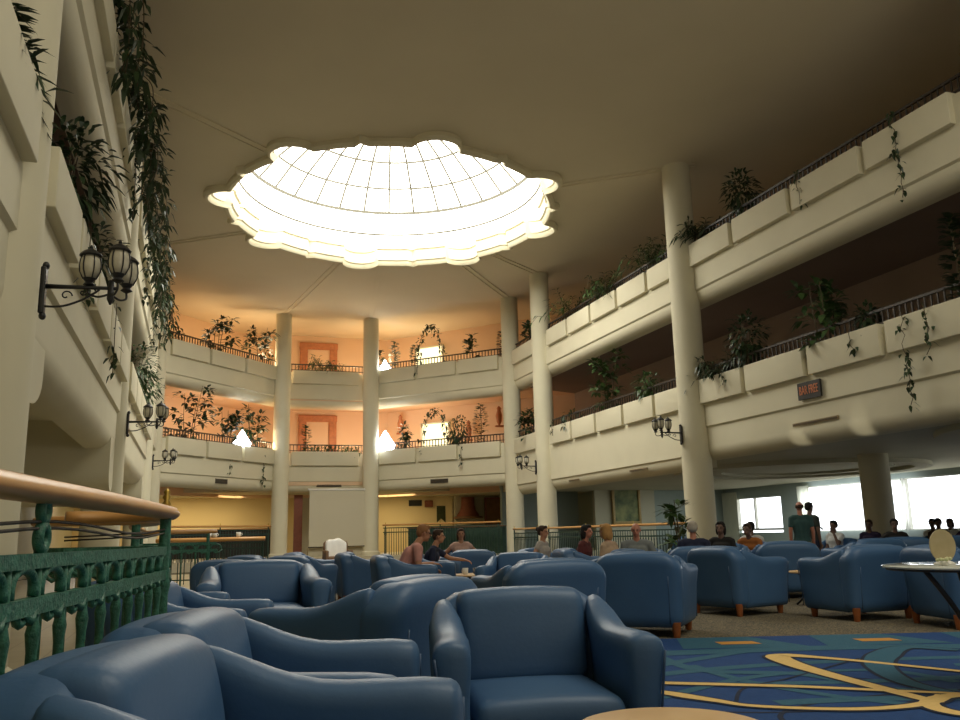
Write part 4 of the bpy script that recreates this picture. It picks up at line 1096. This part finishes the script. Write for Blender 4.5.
VN = [((XR-.10, 9.9, 7.42), 1.40, 'long thin vine hanging down the upper right balcony front'),
      ((XR-.10, 12.22, 7.42), .60, 'short vine hanging from the upper right balcony'),
      ((XR-.12, 10.2, 4.22), 1.45, 'longest leafy vine on the lower right balcony front'),
      ((XR-.12, 9.75, 4.22), .75, 'thin vine right of the longest one on the lower right balcony'),
      ((XR-.12, 15.05, 4.22), .30, 'short sprig hanging on the lower right balcony by the tall column'),
      ((XR-.12, 11.3, 4.25), .40, 'short sprig hanging above the black sign'),
      ((XL+.10, 9.3, 4.2), .75, 'vine dangling behind the nearest lantern'),
      ((XL+.10, 12.5, 4.2), .95, 'vine hanging past the nearest lantern on the left balcony front'),
      ((XL+.10, 14.2, 7.4), 1.3, 'vine hanging from the upper left balcony before the second column'),
      ((XL+.10, 18.4, 7.4), 1.5, 'vine hanging from the upper left balcony beyond the second column'),
      ((XL+.10, 22.2, 7.4), 1.6, 'vine hanging furthest along the upper left balcony'),
      ((1.10, 30.45, 4.2), 1.0, 'thin vine hanging below the white lamp on the lower far balcony'),
      ((2.30, 31.75, 4.2), 1.3, 'long thin vine left of the screen on the lower far balcony'),
      ((9.05, 29.45, 4.2), .7, 'thin vine on the lower far balcony right of the screen'),
      ((XR-.1, 24.2, 4.2), .3, 'tiny sprig on the lower right balcony beside the second column')]
for i, (p, ln, l) in enumerate(VN): vine(p, ln, l, 500+i, dens=34 if ln > 1 else 26)
# slender plant before the tall right column at ground level
plant((W(3.55, 15.6)[0], W(3.55, 15.6)[1], .72), .85, .5, 'tree', 'slender plant in front of the foot of the tall right column', 777, False)

# ------------------------------------------------------------------ lamps of the far galleries
def glow_lamp(p, s, label, m):
    r = empty('floor_lamp', p, .4, label, 'lamp')
    MB().lathe([(.01, -.02), (s*.42, .14*s), (s*.5, .32*s), (s*.28, .62*s), (s*.06, .95*s), (.01, 1.0*s)], n=6).build('glare_shade', m, r)  # the lamp's glare is built into this glowing diamond shape
    MB().lathe([(.12, -1.05), (.12, -1.02), (.02, -1.0), (.02, .0)], n=12).build('stand', M['iron'], r, 'angle')
glow_lamp((6.85, 32.15, 4.12), .85, 'glowing white lamp with its large glare modelled as a diamond beside the right screen column, lower balcony', M['lamp_w'])
glow_lamp((6.85, 32.2, 7.25), .50, 'glowing lamp beside the right screen column, upper balcony', M['lamp_w'])
glow_lamp((1.50, 31.1, 4.10), .68, 'glowing white lamp between plants at the left of the lower far balcony', M['lamp_w'])
for x, y, z, e, sz in ((2.3, 32.2, 4.3, 75, .2), (2.3, 32.5, 7.5, 75, .2), (5.9, 33.6, 4.2, 45, .2), (5.9, 33.6, 7.4, 45, .2), (7.3, 32.9, 7.6, 60, .2), (7.3, 32.9, 4.6, 60, .2), (.4, 31.2, 4.6, 40, .3), (.4, 31.2, 7.7, 40, .3), (8.9, 31.6, 7.4, 22, .3), (8.9, 31.6, 4.4, 22, .3)):
    l = bpy.data.lights.new('gallery_lamp', 'POINT'); l.energy = e; l.color = (1, .74, .43); l.shadow_soft_size = sz
    o = bpy.data.objects.new('gallery_lamp', l); COL.objects.link(o); o.location = (x, y, z)
def area(p, sx, sy, e, col, rot=(0, 0, 0)):
    l = bpy.data.lights.new('area_light', 'AREA'); l.shape = 'RECTANGLE'; l.size = sx; l.size_y = sy; l.energy = e; l.color = col
    o = bpy.data.objects.new('area_light', l); COL.objects.link(o); o.location = p; o.rotation_euler = rot; return o
area((-.2, 35.8, 2.68), 4.0, 2.0, 110, (1, .77, .40))
area((8.2, 35.6, 2.68), 2.2, 2.0, 70, (1, .77, .40))
area((16.2, 25.5, 2.45), 3, 3, 80, (.92, 1, .92))  # added unseen light to brighten the pale wall and painting
area((15.0, 20.0, 2.36), 2, 2, 12, (.92, 1, .92))  # weaker unseen light in the same right interior
# bright doorways behind the arches of leaves
for x, y, z, l in ((9.1, 33.85, 8.15, 'bright doorway behind the leaf arch on the upper far gallery'), (9.28, 33.65, 4.92, 'bright doorway behind the leaf arch on the lower far gallery')):
    n = Vector((-.72, -.69, 0)); px, py = x, y
    r = empty('lit_doorway', (px, py, z), math.atan2(-4.35, 4.15), l, 'doorway')
    MB().box(-.62, -.03, -.95, .62, .03, .55).build('panel', emission('door_light', (1, .86, .48, 1), 2.2), r)
    f = MB()
    for s_ in (-1, 1): f.box(s_*.66-.04, -.06, -.95, s_*.66+.04, .06, .62)
    f.box(-.7, -.06, .55, .7, .06, .62); f.build('frame', M['wall'], r)

# terracotta reliefs on the far gallery walls
for z, nm in ((5.12, 'lower'), (8.2, 'upper')):
    r = empty('relief_panel', (4.72, 35.545, z), 0, 'terracotta framed relief on the %s gallery wall above the screen' % nm, 'wall relief')
    for sx in (-1, 1): MB().rbox((sx*.62, 0, -.2), (.16, .06, .9), .03, 3).build('upright', M['ornament'], r, 'angle')
    MB().rbox((0, 0, .72), (.80, .07, .14), .03, 3).build('lintel', M['ornament'], r, 'angle')
    MB().box(-.47, .02, -1.0, .47, .05, .59).build('niche', M['peach'], r)
for i, (x, y, z, l) in enumerate(((8.05, 34.75, 5.55, 'small terracotta wall ornament left of the lower doorway'), (11.25, 31.4, 5.5, 'small terracotta wall ornament at the right of the lower far gallery'), (10.3, 32.4, 5.05, 'tiny terracotta wall ornament near the right corner'))):
    r = empty('wall_ornament', (x, y, z), 0, l, 'ornament')
    q = MB(); q.lathe([(.03, -.35), (.10, -.2), (.13, .05), (.07, .25), (.09, .33), (.02, .42)], n=12); q.build('vase', M['ornament'], r, True)
    MB().rbox((0, 0, -.38), (.16, .08, .03), .01, 2).build('ledge', M['ornament'], r)

# ------------------------------------------------------------------ far end at ground level
ps = empty('projection_screen', (5.1, 32.05, 0), 0, 'large blank cream projection screen between the two far columns', 'screen')
MB().box(-1.10, -.012, .66, 1.10, .012, 2.70).build('cloth', M['screen'], ps)
MB().tube([(-1.16, 0, 2.72), (1.16, 0, 2.72)], .045, 10).build('case', M['white'], ps, True)
MB().tube([(-1.12, 0, .65), (1.12, 0, .65)], .018, 8).build('bottom_bar', M['black'], ps, True)
dp = MB().box(-.16, -.03, .3, .16, .03, 2.6).build('decorated_post', M['redbrown'], None); dp.location = (3.75, 33.4, 0)
tag(dp, 'narrow red brown panel standing left of the projection screen', 'panel')
struct('wall_pedestal', MB().box(4.0, 32.2, .3, 6.2, 32.5, .62), M['step'])
def wallthing(name, x, y, z, mb, m, label, cat): o = mb.build(name, m, None, 'angle'); o.location = (x, y, z); return tag(o, label, cat)
wallthing('poster', 9.45, 37.882, 2.42, MB().box(-.30, -.02, -.13, .30, .02, .13), M['black'], 'black rectangular notice high on the yellow far wall', 'notice')
wallthing('speaker', 10.05, 37.835, 2.38, MB().rbox((0, -.05, 0), (.17, .12, .15), .02, 3), M['redbrown'], 'small reddish box right of the black notice', 'speaker')
pn = MB(); pn.add([(x, y, z) for y in (-.015, .015) for x, z in ((-.2, .36), (.2, .36), (.2, -.38), (0, -.2), (-.2, -.38))], [(0, 1, 2, 3, 4), (9, 8, 7, 6, 5)]+[(k, 5+k, 5+(k+1) % 5, (k+1) % 5) for k in range(5)])
wallthing('pennant', 10.65, 37.884, 1.92, pn, mat('pennant_green', (.02, .035, .02, 1), .8, noise=(8, .2, (.05, .06, .02, 1))), 'dark green swallow tailed pennant on the far wall', 'pennant')
hd = empty('fireplace_hood', (11.75, 37.3, 1.75), 0, 'red brown bell shaped hood on the far wall', 'hood')
MB().lathe([(.52, 0), (.50, .1), (.36, .3), (.30, .55), (.30, .88)], n=24).build('hood', M['redbrown'], hd, 'angle')
MB().lathe([(.66, -.07), (.68, -.05), (.68, 0), (.6, .03)], n=24).build('ledge', M['brown'], hd, 'angle')
bd = empty('wall_board', (13.95, 37.4, 2.0), 0, 'wide brown framed board on the far wall left of the second right column', 'board')
MB().box(-1.3, -.03, -.55, 1.3, .03, .55).build('board', M['brown'], bd)
f = MB()
for z in (-.58, .58): f.box(-1.36, -.05, z-.04, 1.36, .05, z+.04)
for x in (-1.33, 1.33): f.box(x-.04, -.05, -.58, x+.04, .05, .58)
f.build('frame', M['redbrown'], bd)
# painting
pt = empty('painting', (15.62, 29.52, 1.94), 0, 'dark green landscape painting in a gilt frame on the pier', 'painting')
MB().box(-.50, -.02, -.62, .50, .02, .62).build('canvas', M['painting'], pt)
f = MB()
for z in (-.66, .66): f.rbox((0, -.03, z), (.60, .05, .05), .02, 3)
for x in (-.55, .55): f.rbox((x, -.03, 0), (.05, .05, .66), .02, 3)
f.build('frame', M['frame_gold'], pt, 'angle')
o = dup(chair0, (17.6, 28.9, 0), .3, 'blue armchair against the pale wall right of the painting', 'blue leather armchairs')

# ------------------------------------------------------------------ green railing in front
def railing(path, label, zr=1.115, hr=.028, step=.185, posts=(), detail=True, wood=True, zt=.935, zb=.84, tail=0):
    """path: list of xy points; balusters stand along it"""
    root = empty('railing', (path[0][0], path[0][1], 0), 0, label, 'railing')
    o0 = Vector((path[0][0], path[0][1], 0))
    P = [Vector((p[0], p[1], 0))-o0 for p in path]
    if detail: P = catmull(P, 10)
    cum = [0]
    for i in range(1, len(P)): cum.append(cum[-1]+(P[i]-P[i-1]).length)
    L = cum[-1]
    def at(t):
        t = max(0, min(L, t))
        for i in range(1, len(P)):
            if cum[i] >= t: 
                f = (t-cum[i-1])/max(1e-6, cum[i]-cum[i-1]); return P[i-1]+(P[i]-P[i-1])*f, (P[i]-P[i-1]).normalized()
        return P[-1], (P[-1]-P[-2]).normalized()
    up = Vector((0, 0, 1))
    # handrail: flattened oval section with a groove along its side
    mb = MB(); n = max(2, int(L/.06)) if detail else max(2, int(L/.5)); v = []; sec = 14
    for i in range(n+1):
        p, e = at(L*i/n); s = Vector((-e.y, e.x, 0))
        for k in range(sec):
            a = 2*PI*k/sec; r = hr*(1.55 if True else 1)
            q = 1 - (.10 if k in (1, 6) and detail else 0)
            v.append(p+s*r*math.cos(a)*q+up*(zr-hr+hr*math.sin(a)*q))
    mb.add(v, [(sec*i+k, sec*i+(k+1) % sec, sec*(i+1)+(k+1) % sec, sec*(i+1)+k) for i in range(n) for k in range(sec)]+[tuple(range(sec-1, -1, -1)), tuple(range(sec*n, sec*n+sec))])
    mb.build('handrail', M['railwood'] if wood else M['railiron'], root, True)
    gm = M['green'] if detail or zt < .95 else M['railiron']
    gm = M['green'] if detail else M['green_dark']
    # frieze bars
    for z, r in ((zt, .016), (zb, .018), (.10, .014)):
        mb = MB(); n = max(2, int(L/.1)) if detail else 2; v = []
        for i in range(n+1):
            p, e = at(L*i/n); s = Vector((-e.y, e.x, 0))*r*.8
            v += [p-s+up*(z-r), p+s+up*(z-r), p+s+up*(z+r), p-s+up*(z+r)]
        mb.add(v, [(4*i+k, 4*i+(k+1) % 4, 4*(i+1)+(k+1) % 4, 4*(i+1)+k) for i in range(n) for k in range(4)])
        mb.build('bar', gm, root)
    nb = min(95, int(L/step))
    bm = MB(); bm.lathe([(.009, .0), (.0115, .12), (.0115, zb-.10), (.016, zb-.06), (.010, zb-.03), (.014, zb), (.010, zb+.02), (.009, zt)], n=10 if detail else 6); bme = bm.mesh('baluster', gm, True)
    arm_ = MB()
    if detail:
        # small round arch between balusters, with a ring below
        w = step; c_ = [Vector((math.cos(PI*k/10)*w*.40, 0, zt-.055+math.sin(PI*k/10)*.040)) for k in range(11)]
        arm_.tube([Vector((w*.40, 0, zb+.02))]+c_+[Vector((-w*.40, 0, zb+.02))], .012, 6)
        arm_.ring((0, 0, zb-.012), (0, 1, 0), .022, .010, 12, 6)
        arm_.tube([(-w*.5, 0, zb-.03), (-w*.2, .01, zb+.01), (w*.2, -.01, zb-.03), (w*.5, 0, zb+.01)], .011, 6)
        ame = arm_.mesh('arch_ornament', gm, True)
    for k in range(nb):
        p, e = at((k+.5)*L/nb)
        b = bpy.data.objects.new('baluster', bme); COL.objects.link(b); b.parent = root; b.location = p
        if detail:
            p, e = at((k+1)*L/nb); b = bpy.data.objects.new('arch_ornament', ame); COL.objects.link(b); b.parent = root; b.location = p; b.rotation_euler = (0, 0, math.atan2(e.y, e.x))
    for t, fin in posts:
        p, e = at(t*L); mb = MB(); mb.lathe([(.034, 0), (.034, .10), (.022, .13), (.022, zb-.08), (.03, zb-.04), (.022, zb), (.022, zr-.05)], (p.x, p.y, 0), 14)
        po = mb.build('post', gm, root, 'angle')
        if fin:
            mb = MB(); mb.lathe([(.014, zr-.005), (.018, zr+.008), (.009, zr+.02), (.018, zr+.033), (.009, zr+.044), (.014, zr+.054), (.003, zr+.07)], (p.x, p.y, 0), 12); mb.build('finial', M['gold'], po, True)
    return root, at, L
r1, at1, L1 = railing([(-.55, .2), (-.47, 1.0), (-.36, 1.9), (-.24, 2.7), (-.14, 3.5), (-.10, 3.95), (-.17, 4.22), (-.36, 4.34), (-.55, 4.30)], 'green iron railing with a wooden handrail at the left foreground', posts=((.80, True), (.02, False)))
# figure of eight brackets between frieze and handrail
for t in (.44, .12):
    p, e = at1(t*L1); mb = MB(); s = Vector((e.x, e.y, 0)); ax_ = (-e.y, e.x, 0)
    mb.ring(p+Vector((0, 0, .985)), ax_, .026, .013, 16, 8); mb.ring(p+Vector((0, 0, 1.045)), ax_, .022, .012, 16, 8)
    mb.build('scroll_bracket', M['green'], r1, True)
# thin tie rods below the handrail
for z in (1.01, .995):
    mb = MB(); mb.tube([at1(L1*k/24)[0]+Vector((0, 0, z+.012*math.sin(k*.7))) for k in range(25)], .004, 5); mb.build('tie_rod', M['railiron'], r1, True)
railing([(-.80, 5.2), (-.62, 5.0), (-.35, 4.95), (-.2, 5.2), (-.32, 5.9), (-.45, 7.5), (-.5, 9.5)], 'second green railing with wooden handrail just behind the foreground one', posts=((.12, True), (.45, True)))
railing([(-.75, 12.5), (-.3, 12.3), (.3, 12.5)], 'short dark railing beyond the second one on the left', zr=1.12, posts=((.1, True), (.9, False)))
railing([(-.8, 21.2), (1.6, 20.9)], 'low wooden railed counter in front of the yellow room', zr=1.04, hr=.05, step=.14, detail=False, zt=.9, zb=.78, posts=((.02, False), (.98, False)))
railing([(-.9, 29.0), (2.6, 31.8)], 'railing with wooden handrail before the yellow lit room on the left', zr=1.46, hr=.035, step=.12, detail=False, zt=1.30, zb=1.15, posts=((.02, True), (.5, True), (.98, True)))
railing([(6.7, 31.8), (10.2, 28.6)], 'green railing with long wooden handrail across the far right end', zr=1.42, hr=.035, step=.10, detail=False, zt=1.28, zb=1.12, posts=((.02, True), (.5, True), (.98, True)))
railing([(10.3, 24.6), (10.3, 16.8)], 'long railing with wooden handrail between the two tall right columns', zr=1.14, hr=.032, step=.13, detail=False, zt=.98, zb=.84, posts=((.01, True), (.35, True), (.7, True), (.99, True)))
railing([(10.35, 27.7), (10.3, 25.4)], 'short railing in the right far corner behind the lounge', zr=1.15, hr=.032, step=.13, detail=False, zt=.98, zb=.84, posts=((.02, True), (.98, True)))
gb = empty('dark_green_block', (0, 0, .3), 0, 'long dark green block standing for greenery and chairs behind the railing of the far right end', 'counter')  # plain block in place of the dark greenery and chairs there
e_ = Vector((10.45-7.6, 29.15-31.75, 0)); c_ = Vector((9.02, 30.45, 0)); u_ = e_.normalized(); n_ = Vector((-u_.y, u_.x, 0))
gm_ = mat('deep_green_panel', (.012, .04, .030, 1), .6, noise=(6, .2, (.03, .075, .045, 1)))
MB().obox(c_+n_*.25+Vector((0, 0, .47)), u_*1.9, n_*.18, (0, 0, .47)).build('counter_body', gm_, gb)
MB().obox(c_+n_*.25+Vector((0, 0, .955)), u_*1.95, n_*.23, (0, 0, .016)).build('counter_top', M['brown'], gb)
# dark bar counter in the yellow room with cups
bar = empty('bar_counter', (.9, 34.2, .3), 0, 'dark bar counter in front of the yellow wall', 'counter')
MB().rbox((0, 0, .52), (1.9, .3, .50), .03, 4).build('counter_body', M['black'], bar, 'angle')
MB().rbox((0, -.02, 1.06), (2.0, .40, .035), .02, 3).build('counter_top', M['railwood'], bar, 'angle')
for i, (x, l) in enumerate(((.35, 'white cup left of the pair on the low railed counter'), (.47, 'white cup right of the pair on the low railed counter'), (1.0, 'white cup alone toward the right end of the low railed counter'))):
    o = empty('cup', (x, 21.04, 1.04), 0, l, 'cup', 'cups on the railed counter')
    MB().lathe([(.035, 0), (.05, .02), (.055, .11), (.048, .11), (.03, .02)], n=16).build('bowl', M['white'], o, True)
    MB().ring((.06, 0, .06), (0, 1, 0), .025, .007, 12, 6).build('handle', M['white'], o, True)
# round brown mat on the tiles behind the railing
mt = MB().lathe([(.98, .004), (.98, .014), (.95, .018)], n=48).build('mat', mat('brown_mat', (.16, .115, .06, 1), .9, noise=(30, .2, (.13, .09, .05, 1))), None, 'angle', (-1.42, 6.6, 0))
tag(mt, 'round brown mat on the beige tiles behind the green railing', 'mat')

# ------------------------------------------------------------------ light
w = bpy.data.worlds.new('world'); SC.world = w; w.use_nodes = True
bg = w.node_tree.nodes['Background']; bg.inputs[0].default_value = (.93, .97, 1, 1); bg.inputs[1].default_value = 3.2
# unseen area lights added for supposed further rooflights over the near end
area((5.5, 3.0, ZC-.05), 6.0, 6.0, 380, (1, .95, .80))
area((4.6, -5.0, ZC-.05), 6.0, 5.0, 100, (1, .95, .80))
area((4.6, -4.5, 2.4), 9, 5, 350, (1, .93, .78), (PI-.3, 0, 0))  # added unseen fill behind the camera, aimed up to brighten the ceiling
area((XW-.3, 22.5, 1.6), 1.2, 5.0, 70, (.9, .96, 1), (0, -PI/2, 0))  # cool area light just inside the right window wall
for x, y in ((9.3, 13.15), (9.3, 11.55)):
    l = bpy.data.lights.new('uplight', 'SPOT'); l.energy = 60; l.color = (1, .92, .72); l.spot_size = .26; l.spot_blend = 1; l.shadow_soft_size = .04
    o = bpy.data.objects.new('uplight', l); COL.objects.link(o); o.location = (x, y, .6); o.rotation_euler = (Vector((XR+.15-x, 0, 2.62-.6))).to_track_quat('-Z', 'Y').to_euler()
try:
    SC.cycles.max_bounces = 8; SC.cycles.diffuse_bounces = 5; SC.cycles.transparent_max_bounces = 8; SC.cycles.caustics_reflective = False; SC.cycles.caustics_refractive = False; SC.cycles.sample_clamp_indirect = 6
except Exception: pass
